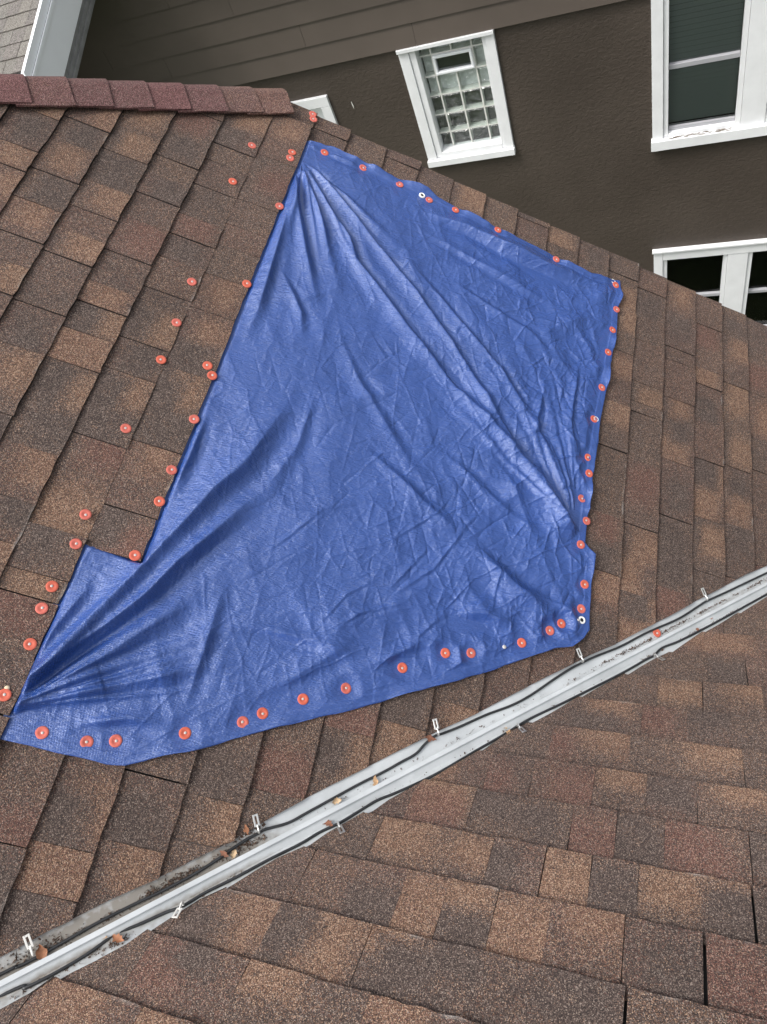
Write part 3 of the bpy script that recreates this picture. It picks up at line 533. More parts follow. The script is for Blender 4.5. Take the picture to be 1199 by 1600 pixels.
# hip caps: folded shingles, each lapped over the one below
hA_, hB_ = Vector(HIP[0]) + Vector((0, 0, ZO)), Vector(HIP[1]) + Vector((0, 0, ZO))
hd = (hB_ - hA_).normalized(); hlen = (hB_ - hA_).length
sideA = hd.cross(nA).normalized()
if sideA.y > 0: sideA = -sideA
nC = Vector((-hd.y * 0, SP, CP)).normalized()
sideC = Vector((0, CP, -SP)); sideC = (sideC - hd * sideC.dot(hd)).normalized()
up = Vector((0, 0, 1)); up = (up - hd * up.dot(hd)).normalized()
step = .128; capn = 15
hip = empty('hip_ridge', hB_); hip.parent = house; hip['label'] = 'row of folded purplish red cap shingles along the hip'
for i in range(capn):
    s1 = hlen - .012 - i * step; s0 = s1 - step - .05
    prof = []
    wA = .128 + rng.uniform(-.006, .006); tw = rng.uniform(-.006, .006)
    for k in range(-4, 9):
        if k <= 0: e, q = sideC, -k / 4 * .13
        else: e, q = sideA, k / 8 * wA
        prof.append((e, q))
    V, C, F = [], [], []; nt_ = 4; bl = (rng.choice((.0, .1, .25, .45)), rng.choice((.1, .3, .55, .85)))
    for t in range(nt_ + 1):
        f = t / nt_; s = s0 + (s1 - s0) * f
        for e, q in prof:
            drop = q
            lift = .011 + .008 * f + (.004 * math.exp(-(q / .03) ** 2))
            p = hA_ + hd * (s + (tw if e is sideA else 0) * q / .12) + e * drop + up * lift * (1 if q < .04 else 1.0)
            p = p - up * .012 * math.exp(-(q / .018) ** 2)
            if e is sideA and q > .1: p = p + up * rng.uniform(-.001, .003)
            V.append(p - hB_); C.append((max(0, bl[0] + rng.uniform(-.05, .05)), bl[1], 0, 0))
    m = len(prof)
    for t in range(nt_):
        for j in range(m - 1): F.append((t * m + j, t * m + j + 1, (t + 1) * m + j + 1, (t + 1) * m + j))
    me = blend_mesh('cap_shingle', V, C, F); o = link('cap_shingle', me, M_CAP, hip)
    md = o.modifiers.new('thickness', 'SOLIDIFY'); md.thickness = .007; md.offset = -1 if (Vector(V[1]) - Vector(V[0])).cross(Vector(V[m]) - Vector(V[0])).z < 0 else 1
    md.offset = 0

# rake trim and the wall under it, eave end
def abox(name, lo, hi, mat, parent): return box(name, lo, hi, mat, parent, M=MA)
abox('rake_board', (-.3, RAKE_Y - .055, -.2), (U1, RAKE_Y - .035, -.019), M_FASCIA, house)
gw = [(xu(-.3), RAKE_Y - .3, 0), (xu(U1) - .3, RAKE_Y - .3, 0), (xu(U1) - .3, RAKE_Y - .3, (-HA - SP * (xu(U1) - .3)) / CP + ZO - .1), (xu(-.3), RAKE_Y - .3, (-HA - SP * xu(-.3)) / CP + ZO - .1)]
link('wall', mesh('wall', gw + [(p[0], p[1] - .2, p[2]) for p in gw], [(0, 1, 2, 3), (4, 7, 6, 5), (0, 4, 5, 1), (1, 5, 6, 2), (2, 6, 7, 3), (3, 7, 4, 0)]), M_FASCIA, house)
# far hip slope behind the caps
hy = [hA_ - hd * .9, hB_, hB_ + Vector((-3.0, 0, 0)), hA_ - hd * .9 + Vector((-2.4, 0, 0))]
link('far_hip_slope', mesh('far_hip_slope', [p - up * .01 for p in hy], [(0, 1, 2, 3)]), M_FELT, house)

# ------------------------------------------------------------------ the tarp: a wrinkled sheet following its measured folds
def resample(P, n):
    P = np.array([p[:2] for p in P], float); s = np.concatenate([[0], np.cumsum(np.linalg.norm(np.diff(P, axis=0), axis=1))]); t = np.linspace(0, s[-1], n)
    return np.stack([np.interp(t, s, P[:, 0]), np.interp(t, s, P[:, 1])], 1)
def coons(Bt, Tp, Lf, Rt):
    ns, ntt = len(Bt), len(Lf); s = np.linspace(0, 1, ns)[None, :, None]; t = np.linspace(0, 1, ntt)[:, None, None]
    return (1 - t) * Bt[None] + t * Tp[None] + (1 - s) * Lf[:, None] + s * Rt[:, None] - ((1 - s) * (1 - t) * Bt[0] + s * (1 - t) * Bt[-1] + (1 - s) * t * Tp[0] + s * t * Tp[-1])
def wobble(P, amp, seed):
    r = np.random.RandomState(seed); n = len(P); o = np.zeros(n)
    for k in (3, 7, 13, 24): o += np.sin(np.linspace(0, 2 * np.pi * k, n) + r.uniform(0, 6)) * amp / (k ** .4) * r.uniform(.4, 1)
    o *= np.minimum(1, np.minimum(np.arange(n), np.arange(n)[::-1]) / 12)
    d = np.gradient(P, axis=0); nn = np.stack([-d[:, 1], d[:, 0]], 1); nn /= np.linalg.norm(nn, axis=1)[:, None] + 1e-9
    return P + nn * o[:, None]
bot = np.array([p[:2] for p in TARP_BOTTOM]); bot[0, 0] = U_S
iC = np.searchsorted(bot[:, 0], U_C); yb = np.interp(U_C, bot[:, 0], bot[:, 1])
UCI = U_C - .012; USI = U_S - .012
botL = np.vstack([[USI, bot[0, 1]], bot[1:iC], [U_C, yb]]); botM = np.vstack([[U_C, yb], bot[iC:]])
NS_M, NS_L, N1, N2 = 540, 56, 190, 520
def tarp_points():
    leftLow = np.stack([np.full(N1, U_C), np.linspace(yb, NOTCH_Y, N1)], 1)
    leftHi = np.stack([np.linspace(U_C, UCI, N2) , np.linspace(NOTCH_Y, TARP_TOP[0][1], N2)], 1); leftHi[:, 0] = U_C - .012 * np.minimum(1, np.linspace(0, 1, N2) * 12)
    Lf = np.vstack([leftLow, leftHi[1:]])
    tp = np.array([p[:2] for p in TARP_TOP]); tp[0, 0] = UCI
    Tp = wobble(resample(tp, NS_M), .0025, 1); Rt = resample([p for p in TARP_RIGHT][::-1], len(Lf)); Rt = wobble(Rt, .0015, 2); Bt = wobble(resample(botM, NS_M), .002, 3)
    main = coons(Bt, Tp, Lf, Rt)
    l2 = np.stack([np.full(N1, USI), np.linspace(bot[0, 1], NOTCH_Y + .025, N1)], 1)
    Tp2 = np.stack([np.linspace(USI, U_C, NS_L), np.linspace(NOTCH_Y + .025, NOTCH_Y, NS_L)], 1)
    side = coons(resample(botL, NS_L), Tp2, l2, leftLow)
    return main, side
def seg_dist(P, a, b):
    d = b - a; L2 = float(d @ d) + 1e-12; t = np.clip(((P - a) @ d) / L2, 0, 1); q = P - (a + t[:, None] * d)
    return q, t, d
def poly_dist(P, pts):
    best = np.full(len(P), 9.)
    for a, b in zip(pts[:-1], pts[1:]):
        q, t, d = seg_dist(P, np.array(a, float), np.array(b, float)); best = np.minimum(best, np.linalg.norm(q, axis=1))
    return best
def vnoise(P, seed):
    r = np.random.RandomState(seed); T = r.rand(256, 256); i = np.floor(P).astype(int); f = P - i; f = f * f * f * (f * (f * 6 - 15) + 10)
    g = lambda x, y: T[(i[:, 0] + x) % 256, (i[:, 1] + y) % 256]
    return (g(0, 0) * (1 - f[:, 0]) + g(1, 0) * f[:, 0]) * (1 - f[:, 1]) + (g(0, 1) * (1 - f[:, 0]) + g(1, 1) * f[:, 0]) * f[:, 1] - .5
def facets(P, seed):
    """crumple: shallow basins that meet in straight sharp ridges"""
    r = np.random.RandomState(seed); J = r.rand(128, 128, 2); i = np.floor(P).astype(int); best = np.full(len(P), 9.)
    for a_ in (-1, 0, 1):
        for b_ in (-1, 0, 1):
            c = i + np.array([a_, b_]); q = c + J[c[:, 0] % 128, c[:, 1] % 128] - P; best = np.minimum(best, (q * q).sum(1))
    return best
def crease_net(P, seed):
    """straight sharp crease lines: distance to the nearest cell border"""
    r = np.random.RandomState(seed); J = r.rand(128, 128, 2); i = np.floor(P).astype(int); f1 = np.full(len(P), 9.); f2 = f1.copy()
    for a_ in (-1, 0, 1):
        for b_ in (-1, 0, 1):
            c = i + np.array([a_, b_]); q = c + J[c[:, 0] % 128, c[:, 1] % 128] - P; d = np.sqrt((q * q).sum(1))
            f2 = np.minimum(f2, np.maximum(f1, d)); f1 = np.minimum(f1, d)
    return f2 - f1
def ridge_line(P, pts, w, amp, skew=-.75, power=1.0, H=None):
    pts = np.array([p[:2] for p in pts], float); s = np.concatenate([[0], np.cumsum(np.linalg.norm(np.diff(pts, axis=0), axis=1))]); tot = s[-1]
    ch = pts[-1] - pts[0]; cn = np.array([-ch[1], ch[0]]); sgn = 1 if cn @ np.array([1., -.15]) > 0 else -1
    best = np.full(len(P), 9.); val = np.zeros(len(P)); along = np.zeros(len(P))
    for k in range(len(pts) - 1):
        q, t, d = seg_dist(P, pts[k], pts[k + 1]); dist = np.linalg.norm(q, axis=1); nrm = np.array([-d[1], d[0]]); nrm /= np.linalg.norm(nrm)
        nrm = nrm * sgn
        sg = q @ nrm; m = dist < best; best[m] = dist[m]; along[m] = s[k] + t[m] * (s[k + 1] - s[k]); sd_ = np.sign(sg) * dist; val[m] = sd_[m]
    a = along / tot
    wide = w * (.55 + .9 * a) if power else w
    x = val - skew * wide
    st = min(np.linalg.norm(pts[0] - np.array(p)) for p in PINCH) < .09; en = min(np.linalg.norm(pts[-1] - np.array(p)) for p in PINCH) < .09
    sm = lambda q: np.clip(q, 0, 1) ** 2 * (3 - 2 * np.clip(q, 0, 1))
    env = (sm(a / .05 + .2) if st else sm(a / .42)) * (sm((1 - a) / .05 + .2) if en else sm((1 - a) / .42)) * np.exp(-np.maximum(0, best - 4 * wide) / .01)
    endd = np.where((along <= 1e-6) | (along >= tot - 1e-6), np.exp(-(best / (w * 1.4)) ** 2), 1)
    prof = np.where(x > 0, np.exp(-np.abs(x / wide) ** 1.45), np.exp(-np.abs(x / (1.9 * wide)) ** 1.45)) - .35 * np.exp(-((x - 2.0 * wide) / (1.3 * wide)) ** 2)
    return amp * prof * env * endd
PINS = np.array([p[:2] for p in WASHERS_TOP + WASHERS_RIGHT + WASHERS_BOTTOM])
def tarp_height(P):
    u, y = P[:, 0], P[:, 1]
    free = np.minimum(poly_dist(P, TARP_TOP), np.minimum(poly_dist(P, TARP_RIGHT), poly_dist(P, TARP_BOTTOM)))
    held = poly_dist(P, [(U_S, TARP_BOTTOM[0][1]), (U_S, NOTCH_Y + .012), (U_C, NOTCH_Y), (U_C, TARP_TOP[0][1])])
    h = np.zeros(len(P))
    def add_ridge(pts, w_, am, *k):
        A_ = np.array([p[:2] for p in pts]); mg = w_ * 7 + .02
        m = np.where((u > A_[:, 0].min() - mg) & (u < A_[:, 0].max() + mg) & (y > A_[:, 1].min() - mg) & (y < A_[:, 1].max() + mg))[0]
        if len(m): h[m] += ridge_line(P[m], pts, w_, am, *k)
    for pts, w_, am in FOLDS: add_ridge(pts, w_ * .00095, am * .0021)
    for pts, w_, am in CREASES: add_ridge(pts, w_ * .0008, am * .0011, 0, 0)
    # crumple: domain-warped ridged noise, stronger towards the lower right
    wp = P + .008 * np.stack([vnoise(P / .06, 1), vnoise(P / .06, 2)], 1)
    ca, sa_ = math.cos(.6), math.sin(.6); rp = np.stack([wp[:, 0] * ca + wp[:, 1] * sa_, -wp[:, 0] * sa_ + wp[:, 1] * ca], 1)
    zone = .55 + .75 * np.clip((u - .25) / .7, 0, 1) * np.clip(1.6 - y * .35, 0, 1)
    cr = np.zeros(len(P))
    for sc, am, an_, st_, sd_ in ((.12, .0085, .5, 2.4, 60), (.055, .0022, 2.0, 1.9, 61)):
        q = np.stack([wp[:, 0] * math.cos(an_) + wp[:, 1] * math.sin(an_), -wp[:, 0] * math.sin(an_) + wp[:, 1] * math.cos(an_)], 1) / np.array([sc * st_, sc])
        cr += 1.7 * am * (facets(q + 40, sd_) - .25) * np.clip(.35 + 1.9 * (vnoise(P / .17, sd_ + 20) + .12), 0, 1.3)
    for sc, am, an_, st_, sd_ in ((.085, .0017, .75, 3.0, 70), (.06, .0014, 2.1, 2.6, 71), (.04, .0010, .35, 2.4, 72), (.028, .0007, 1.3, 2.2, 73)):
        q = np.stack([wp[:, 0] * math.cos(an_) + wp[:, 1] * math.sin(an_), -wp[:, 0] * math.sin(an_) + wp[:, 1] * math.cos(an_)], 1) / np.array([sc * st_, sc])
        cr += 1.25 * am * np.exp(-crease_net(q + 40, sd_) * sc / .0042) * np.clip(4 * vnoise(P / .12, sd_ + 20) + .35, -1, 1)
    for sc, am, sd_ in ((.15, .0030, 3), (.066, .0010, 4)):
        q = rp / np.array([sc, sc * 1.7]); nz = vnoise(q, sd_) * 2; cr += am * (1 - 2 * np.abs(nz)) * (.6 + .8 * (vnoise(P / .2, sd_ + 20) + .5))
    h += cr * zone * 1.4
    # straight handling creases
    r = np.random.RandomState(8)
    for k in range(330):
        c = np.array([r.uniform(-.2, 1.2), r.uniform(.15, 2.35)])
        if r.rand() > .3 + .7 * (c[0] + .2) / 1.4: continue
        an = r.choice([.55, .85, 2.2, 1.1, 1.9]) + r.normal(0, .3); L_ = r.uniform(.03, .14); d = np.array([math.cos(an), math.sin(an)]) * L_
        m = np.where((np.abs(P[:, 0] - c[0]) < L_ + .02) & (np.abs(P[:, 1] - c[1]) < L_ + .02))[0]
        if len(m) == 0: continue
        q, t, dd = seg_dist(P[m], c - d, c + d); dist = np.linalg.norm(q, axis=1); w_ = r.uniform(.0028, .006)
        h[m] += r.choice([1, 1, -1]) * r.uniform(.0004, .0013) * np.exp(-np.abs(dist / w_) ** 1.3) * np.clip(4 * np.minimum(t, 1 - t), 0, 1)
    # packing creases: the sheet was folded square
    for q_, amp_ in ((u + .05 * (y - 1.2) - .16, .9), (u + .05 * (y - 1.2) - .52, -.8), (u + .05 * (y - 1.2) - .87, .9), (y - .05 * u - .78, .7), (y - .05 * u - 1.19, -.9), (y - .05 * u - 1.6, .8), (y - .05 * u - 2.0, -.8)):
        q_ = q_ + .004 * vnoise(P / .15, 50); h += amp_ * .0011 * np.exp(-np.abs(q_ / .005) ** 1.3) * (.5 + vnoise(P / .25, 51) + .3)
    # pleats fanning out from the three pinned corners
    def fan(c, a0, a1, n, R_f, k, seed):
        q = P - np.array(c); rr_ = np.linalg.norm(q, axis=1); th = np.arctan2(q[:, 1], q[:, 0]); r_ = np.random.RandomState(seed); f = np.zeros(len(P))
        for _ in range(n):
            t0 = r_.uniform(a0, a1); wd = r_.uniform(.016, .05); ln = R_f * r_.uniform(.35, 1.0); d_ = (th - t0 + math.pi) % (2 * math.pi) - math.pi
            f += r_.uniform(.5, 1.2) * np.exp(-(d_ / wd) ** 2) * np.minimum(rr_, .1 + .2 * ln) * wd * np.clip(1 - rr_ / ln, 0, 1) ** .8
        return k * f
    h += fan(PINCH[0], R_(20), R_(75), 22, .62, 1.5, 41) + fan(PINCH[1], R_(-88), R_(-22), 18, .75, 1.4, 42) + fan(PINCH[2], R_(92), R_(152), 18, .95, 1.2, 43)
    # the courses underneath show faintly
    cs = np.array(A_COURSES); k = np.clip(np.searchsorted(cs, u), 1, len(cs) - 1); fr = (u - cs[k - 1]) / (cs[k] - cs[k - 1]); h += .0007 * np.clip(fr, 0, .9) / .9 * np.clip((1 - fr) / .1, 0, 1)
    h += .0055 * np.clip(free / .09, 0, 1) * np.clip(held / .12, 0, 1) + .0045
    h = h * 1.0
    # pressed down at every fastener, hem kept close to the roof
    pd = np.full(len(P), 9.)
    for p in PINS: pd = np.minimum(pd, np.linalg.norm(P - p, axis=1))
    g = np.clip((pd - .0155) / .034, 0, 1); g = g * g * (3 - 2 * g)
    edge = np.clip(free / .05, .25, 1)
    h = .0052 + (h - .0052) * np.minimum(g, 1) * edge
    h = np.maximum(h, .0048 + .0006 * vnoise(P / .03, 30))
    # hem: a doubled strip along the free edges, its inner line a small step
    h += .0014 * np.clip((.028 - free) / .002, 0, 1)
    lift = np.clip(vnoise(P / .11, 33) + .12, 0, 1) * .032 * g * np.clip(1 - free / .035, 0, 1) ** 1.5
    h += lift
    h -= .003 * np.clip(1 - free / .0018, 0, 1)
    # tucked under the shingle butts
    tk = np.clip(held / .014, 0, 1); tk = tk * tk * (3 - 2 * tk)
    inside = (u < U_C) & (y > NOTCH_Y - .001) | (u < U_S)
    sidez = np.where((u < U_C) & (y < NOTCH_Y), 1., 0.)
    h = np.where(inside, .0008, .0008 + (h - .0008) * tk)
    h = h - .002 * np.clip((U_C - u) / .03, 0, 1) * sidez * tk
    h = np.where((y > NOTCH_Y + .004) & (u < U_C - .02), -.0095, h)
    return h
mp_, sp_ = tarp_points()
ntm, nsm = mp_.shape[:2]; ntl, nsl = sp_.shape[:2]
P_all = np.vstack([mp_.reshape(-1, 2), sp_[:, :-1].reshape(-1, 2)])
H_all = tarp_height(P_all)
base_i = ntm * nsm; F = []
ii = np.arange(ntm - 1)[:, None] * nsm + np.arange(nsm - 1)[None]; F.append(np.stack([ii, ii + 1, ii + nsm + 1, ii + nsm], -1).reshape(-1, 4))
gid = np.concatenate([base_i + np.arange(ntl)[:, None] * (nsl - 1) + np.arange(nsl - 1)[None], (np.arange(ntl) * nsm)[:, None]], 1)
F.append(np.stack([gid[:-1, :-1], gid[:-1, 1:], gid[1:, 1:], gid[1:, :-1]], -1).reshape(-1, 4))
F = np.vstack(F)
me = bpy.data.meshes.new('tarp'); me.vertices.add(len(P_all)); me.vertices.foreach_set('co', np.column_stack([P_all, H_all]).astype(np.float32).ravel())
me.loops.add(F.size); me.loops.foreach_set('vertex_index', F.ravel().astype(np.int32)); me.polygons.add(len(F))
me.polygons.foreach_set('loop_start', np.arange(0, F.size, 4, dtype=np.int32)); me.polygons.foreach_set('loop_total', np.full(len(F), 4, dtype=np.int32)); me.update(); me.validate()
me.polygons.foreach_set('use_smooth', np.ones(len(me.polygons), dtype=bool))
tarp = link('tarp', me, M_TARP, None, MA)
tag(tarp, 'large blue plastic tarp wrinkled over the brown shingle roof', 'tarp')
def tarp_h(u, y):
    k = np.argmin((P_all[:, 0] - u) ** 2 + (P_all[:, 1] - y) ** 2); return float(H_all[k])
GR = bmesh.new(); add_lathe(GR, [(.0062, -.003), (.0062, .0012), (.0085, .0026), (.0115, .0018), (.0125, -.0005), (.0125, -.003)], 24)
GRm = bm_mesh('grommet', GR, True); GHm = None
for i, g in enumerate(GROMMETS):
    z = tarp_h(*g[:2]) + (.001 if i < 2 else -.0022)
    o = link('grommet', GRm, M_GROM, tarp); o.location = (g[0], g[1], z)
    bm = bmesh.new(); add_lathe(bm, [(0, .0004), (.0064, .0004), (.0064, -.002)], 16); c = link('hole', bm_mesh('hole', bm), M_HOLE, o)

# ------------------------------------------------------------------ cap washers with their nails
wb = bmesh.new(); add_lathe(wb, [(.0146, 0), (.0148, .001), (.0138, .0017), (.0082, .0020), (.0072, .0014), (0, .0013)], 28); WM = [bm_mesh('cap_washer', wb, True)]
WM[0].materials.append(M_WASH); w2 = WM[0].copy(); w2.materials[0] = M_WASH2; WM.append(w2)
nb_ = bmesh.new(); add_lathe(nb_, [(.0033, .0010), (.0033, .0022), (.0026, .0026), (0, .0027)], 14); NM = bm_mesh('nail_head', nb_, True); NM.materials.append(M_NAIL)
def washer(u, y, h, label, group, M=MA, var=None):
    o = link('cap_washer', WM[rng.random() < .45 if var is None else var])
    o.matrix_world = M @ Matrix.Translation((u, y, h)) @ Matrix.Rotation(rng.uniform(-.06, .06), 4, 'X') @ Matrix.Rotation(rng.uniform(-.06, .06), 4, 'Y') @ Matrix.Rotation(rng.uniform(0, 6), 4, 'Z')
    tag(o, label, 'washer', group)
    n = link('nail_head', NM, None, o); n.location = (rng.uniform(-.0015, .0015), rng.uniform(-.0015, .0015), 0)
ORD = ['first', 'second', 'third', 'fourth', 'fifth', 'sixth', 'seventh', 'eighth', 'ninth', 'tenth', 'eleventh', 'twelfth', 'thirteenth', 'fourteenth', 'fifteenth', 'sixteenth', 'seventeenth', 'eighteenth', 'nineteenth', 'twentieth', 'twenty-first', 'twenty-second', 'twenty-third', 'twenty-fourth', 'twenty-fifth']
for lst, where, grp in ((WASHERS_TOP, 'along the top hem of the tarp, {} from the left corner', 'washers along the top hem'),
                        (WASHERS_RIGHT, 'down the right hem of the tarp, {} from the top', 'washers down the right hem'),
                        (WASHERS_BOTTOM, 'along the bottom hem of the tarp, {} from the left corner', 'washers along the bottom hem')):
    for i, p in enumerate(lst): washer(p[0], p[1], tarp_h(*p[:2]) - .0002, 'orange cap washer ' + where.format(ORD[i]), grp)
def top_h(u, y):
    cs = A_COURSES; k = next(i for i, c in enumerate(cs) if u < c); t = (u - cs[k - 1]) / (cs[k] - cs[k - 1])
    if k == 10 and y > NOTCH_Y - .01 or k == 9 and y < NOTCH_Y + .15: return -.004 + .0138 * t
    return -.0105 + .0125 * t
for i, p in enumerate(WASHERS_SHINGLES): washer(p[0], p[1], top_h(*p[:2]) + .0018, 'orange cap washer on bare shingles left of the tarp, %s from the top' % ORD[i], 'washers on bare shingles left of the tarp')
washer(VALLEY_WASHER[0], VALLEY_WASHER[1], -.0075, 'loose orange plastic cap washer lying in the metal valley', 'loose washer', var=0)
nh = bmesh.new(); add_lathe(nh, [(.0055, -.006), (.0055, .001), (.0045, .0022), (0, .003)], 14); NH = bm_mesh('roofing_nail', nh, True)
for p, lab, m in zip(NAILS, ('bare white nail head on the bottom hem of the tarp', 'bare tan nail head above the leftmost cap washer', 'tiny white nail head beside the lower right grommet'), (M_NAIL, M_RUST, M_NAIL)):
    me = NH.copy(); me.materials.append(m); o = link('roofing_nail', me)
    z = tarp_h(*p[:2]) if in_poly(p[0], p[1], TARP_POLY) else top_h(*p[:2])
    o.matrix_world = MA @ Matrix.Translation((p[0], p[1], z)); o.scale = (.7,) * 3 if 'tiny' in lab else (1.1,) * 3
    tag(o, lab, 'nail')

# ------------------------------------------------------------------ de-icing cables and their clips
def cable(pts, M, swap, edgef, label):
    P = [(p[0], p[1]) for p in pts]
    a, b_ = P[0], P[3]; P.insert(0, (a[0] + (a[0] - b_[0]) * 2.5, a[1] + (a[1] - b_[1]) * 2.5)); e, g = P[-1], P[-3]
    P.append((e[0] + (e[0] - g[0]) * 3, e[1] + (e[1] - g[1]) * 3))
    Q = []
    for d, al in P:
        over = al - edgef(d); h = -.0075 if over < -.004 else (.0045 if over > .004 else -.0015)
        Q.append((d, al, h))
    Q = catmull(Q, 6); hs_ = np.convolve(np.pad([q.z for q in Q], 4, mode='edge'), np.ones(9) / 9, 'valid')
    W = [M @ Vector((q.y, q.x, z) if swap else (q.x, q.y, z)) for q, z in zip(Q, hs_)]
    bm = bmesh.new(); o0 = W[0]; add_tube(bm, [w_ - o0 for w_ in W], .0037, 8)
    o = link('heating_cable', bm_mesh('heating_cable', bm, True), M_CABLE); o.location = o0
    tag(o, label, 'cable', 'cables in the valley')
cable(CABLE_A, MA, False, edge_a, 'black cable along the tarp side of the metal valley')
cable(CABLE_B, MB_, True, edge_b, 'black cable along the near side of the metal valley')
def clip_mesh():
    bm = bmesh.new()
    L_, W_, T_ = .034, .0135, .0018
    add_box(bm, (-W_ / 2, .006, 0), (-W_ / 2 + .0042, L_, T_), .0004); add_box(bm, (W_ / 2 - .0042, .006, 0), (W_ / 2, L_, T_), .0004)
    add_box(bm, (-W_ / 2 + .0044, L_ - .0045, .0001), (W_ / 2 - .0044, L_ - .0001, T_ - .0001)); add_box(bm, (-W_ / 2 + .0044, .0062, .0001), (W_ / 2 - .0044, .0115, T_ - .0001))
    return bm_mesh('strap', bm)
def hook_mesh():
    bm = bmesh.new(); add_tube(bm, catmull([(0, .008, .0012), (0, .002, .003), (0, -.004, .005), (0, -.009, .002), (0, -.009, -.005)], 4), .0026, 6); return bm_mesh('hook', bm, True)
CM, HM = clip_mesh(), hook_mesh()
def clip(M, x, y, h, dir_, label, mat, grp):
    o = link('cable_clip', CM.copy()); o.data.materials.append(mat); ang = math.atan2(dir_[1], dir_[0]) - math.pi / 2 + rng.uniform(-.15, .15)
    o.matrix_world = M @ Matrix.Translation((x, y, h)) @ Matrix.Rotation(ang, 4, 'Z') @ Matrix.Rotation(R_(7), 4, 'X')
    tag(o, label, 'clip', grp); hm = HM.copy(); hm.materials.append(mat); link('hook', hm, None, o)
for i, p in enumerate(CLIPS_A):
    clip(MA, p[0], p[1], .004, (-.55, .7), 'slotted metal cable clip on the tarp side of the valley, %s from the left' % ORD[i], M_CLIPW if i == 0 else M_ZINC, 'clips on the tarp side')
for i, p in enumerate(CLIPS_B):
    clip(MB_, p[1], p[0], .004, (.6, -.75) if i else (.15, -.9), 'slotted metal cable clip on the near side of the valley, %s from the left' % ORD[i], M_CLIPW if i == 0 else M_ZINC, 'clips on the near side')

# ------------------------------------------------------------------ leaves and litter in the valley
def leaf_mesh(L_, W_, curl, seed):
    r = random.Random(seed); n, m = 8, 4; V, F = [], []
    for i in range(n + 1):
        t = i / n; wd = W_ * math.sin(math.pi * min(1, t * .96 + .02)) ** .8 * r.uniform(.55, 1.15); bend = r.uniform(-.06, .06) * L_
        for j in range(m + 1):
            s = j / m * 2 - 1; V.append(((t - .5) * L_ + r.uniform(-.04, .04) * L_, s * wd / 2 + bend, curl * (s * s) * W_ * .5 + .25 * curl * L_ * (2 * t - 1) ** 2 + r.uniform(-.0007, .0007)))
    for i in range(n):
        for j in range(m): F.append((i * (m + 1) + j, i * (m + 1) + j + 1, (i + 1) * (m + 1) + j + 1, (i + 1) * (m + 1) + j))
    return mesh('dry_leaf', V, F, True)
LEAF_LAB_A = ['pale dry leaf by the white cable clip at the left end', 'small reddish leaf by the upper cable left of the dirt pocket', 'curled brown and tan leaf left of the larger brown leaf', 'large brown leaf tucked under the upper cable', 'tan leaf in the dirt pocket by the second clip', 'brown leaf caught under the third upper clip', 'small brown leaf below the upper cable near the dirt pocket']
LEAF_LAB_B = ['pale tan leaf with litter under the lower cable at the left', 'narrow orange leaf scrap beside the pale tan leaf', 'round tan leaf under the lower cable by its second clip', 'small tan leaf above the third lower clip', 'dark reddish leaf scrap just below the lower cable', 'tan leaf across the lower cable near the right end', 'tiny orange leaf scrap at the lower edge near the right end', 'thin pale leaf stalk beside the fourth lower clip']
for lst, M, swap, labs in ((LEAVES_A, MA, False, LEAF_LAB_A), (LEAVES_B, MB_, True, LEAF_LAB_B)):
    for i, (d, al, px) in enumerate(lst):
        L_ = px * .00155; o = link('dry_leaf', leaf_mesh(L_, L_ * rng.uniform(.4, .7), rng.uniform(.05, .35), i + 7), M_LEAF[(i * 7 + (0 if not swap else 1)) % 4])
        o.matrix_world = M @ Matrix.Translation((al, d, -.003) if swap else (d, al, -.003)) @ Matrix.Rotation(rng.uniform(0, 6.28), 4, 'Z') @ Matrix.Rotation(rng.uniform(-.3, .3), 4, 'X')
        tag(o, labs[i], 'leaf', 'dry leaves in the valley')
def litter():
    r = random.Random(3); V, F = [], []
    runs = [  # x range along the valley, side, centre offset, spread, count
        (-1.7, -1.17, eA, .030, .012, 900), (-1.2, -.88, eA, .022, .007, 520), (-1.06, -.90, eA, .030, .008, 300), (-.925, -.875, eA, .058, .016, 320), (-.9, -.2, eA, .017, .004, 90),
        (-.2, .0, eA, .019, .004, 170), (.0, .7, eA, .020, .0035, 360), (-1.7, -1.13, eB, .030, .008, 300), (-1.14, -1.08, eB, .034, .010, 120), (-1.0, -.93, eB, .026, .005, 60), (-.1, .5, eB, .026, .003, 180), (-.9, -.2, eB, .021, .002, 40)]
    for x0, x1, e, c, sp, n in runs:
        nn = nA if e is eA else nB
        for _ in range(int(n * 1.7)):
            x = r.uniform(x0, x1)
            if math.sin(x * 47) + math.sin(x * 113 + 1) < -.6 and r.random() < .8: continue
            p = valley_pt(x) + e * (c + r.gauss(0, sp * .6)) + nn * (-.0115 + abs(r.gauss(0, .0018)))
            a, b_, q = (Vector((r.gauss(0, 1), r.gauss(0, 1), r.gauss(0, 1))).normalized() for _ in range(3)); s = r.uniform(.0014, .0052)
            if r.random() < .12: a = a * 2.6; q = q * .4
            k = len(V); V += [p + a * s, p + b_ * s * .7, p + q * s * .6, p - a * s * .8]; F += [(k, k + 1, k + 2), (k, k + 2, k + 3), (k, k + 3, k + 1), (k + 1, k + 3, k + 2)]
    return mesh('leaf_litter', V, F)
tag(link('leaf_litter', litter(), M_DEBRIS), 'crumbled brown leaf litter lying in the metal valley', 'litter', kind='stuff')

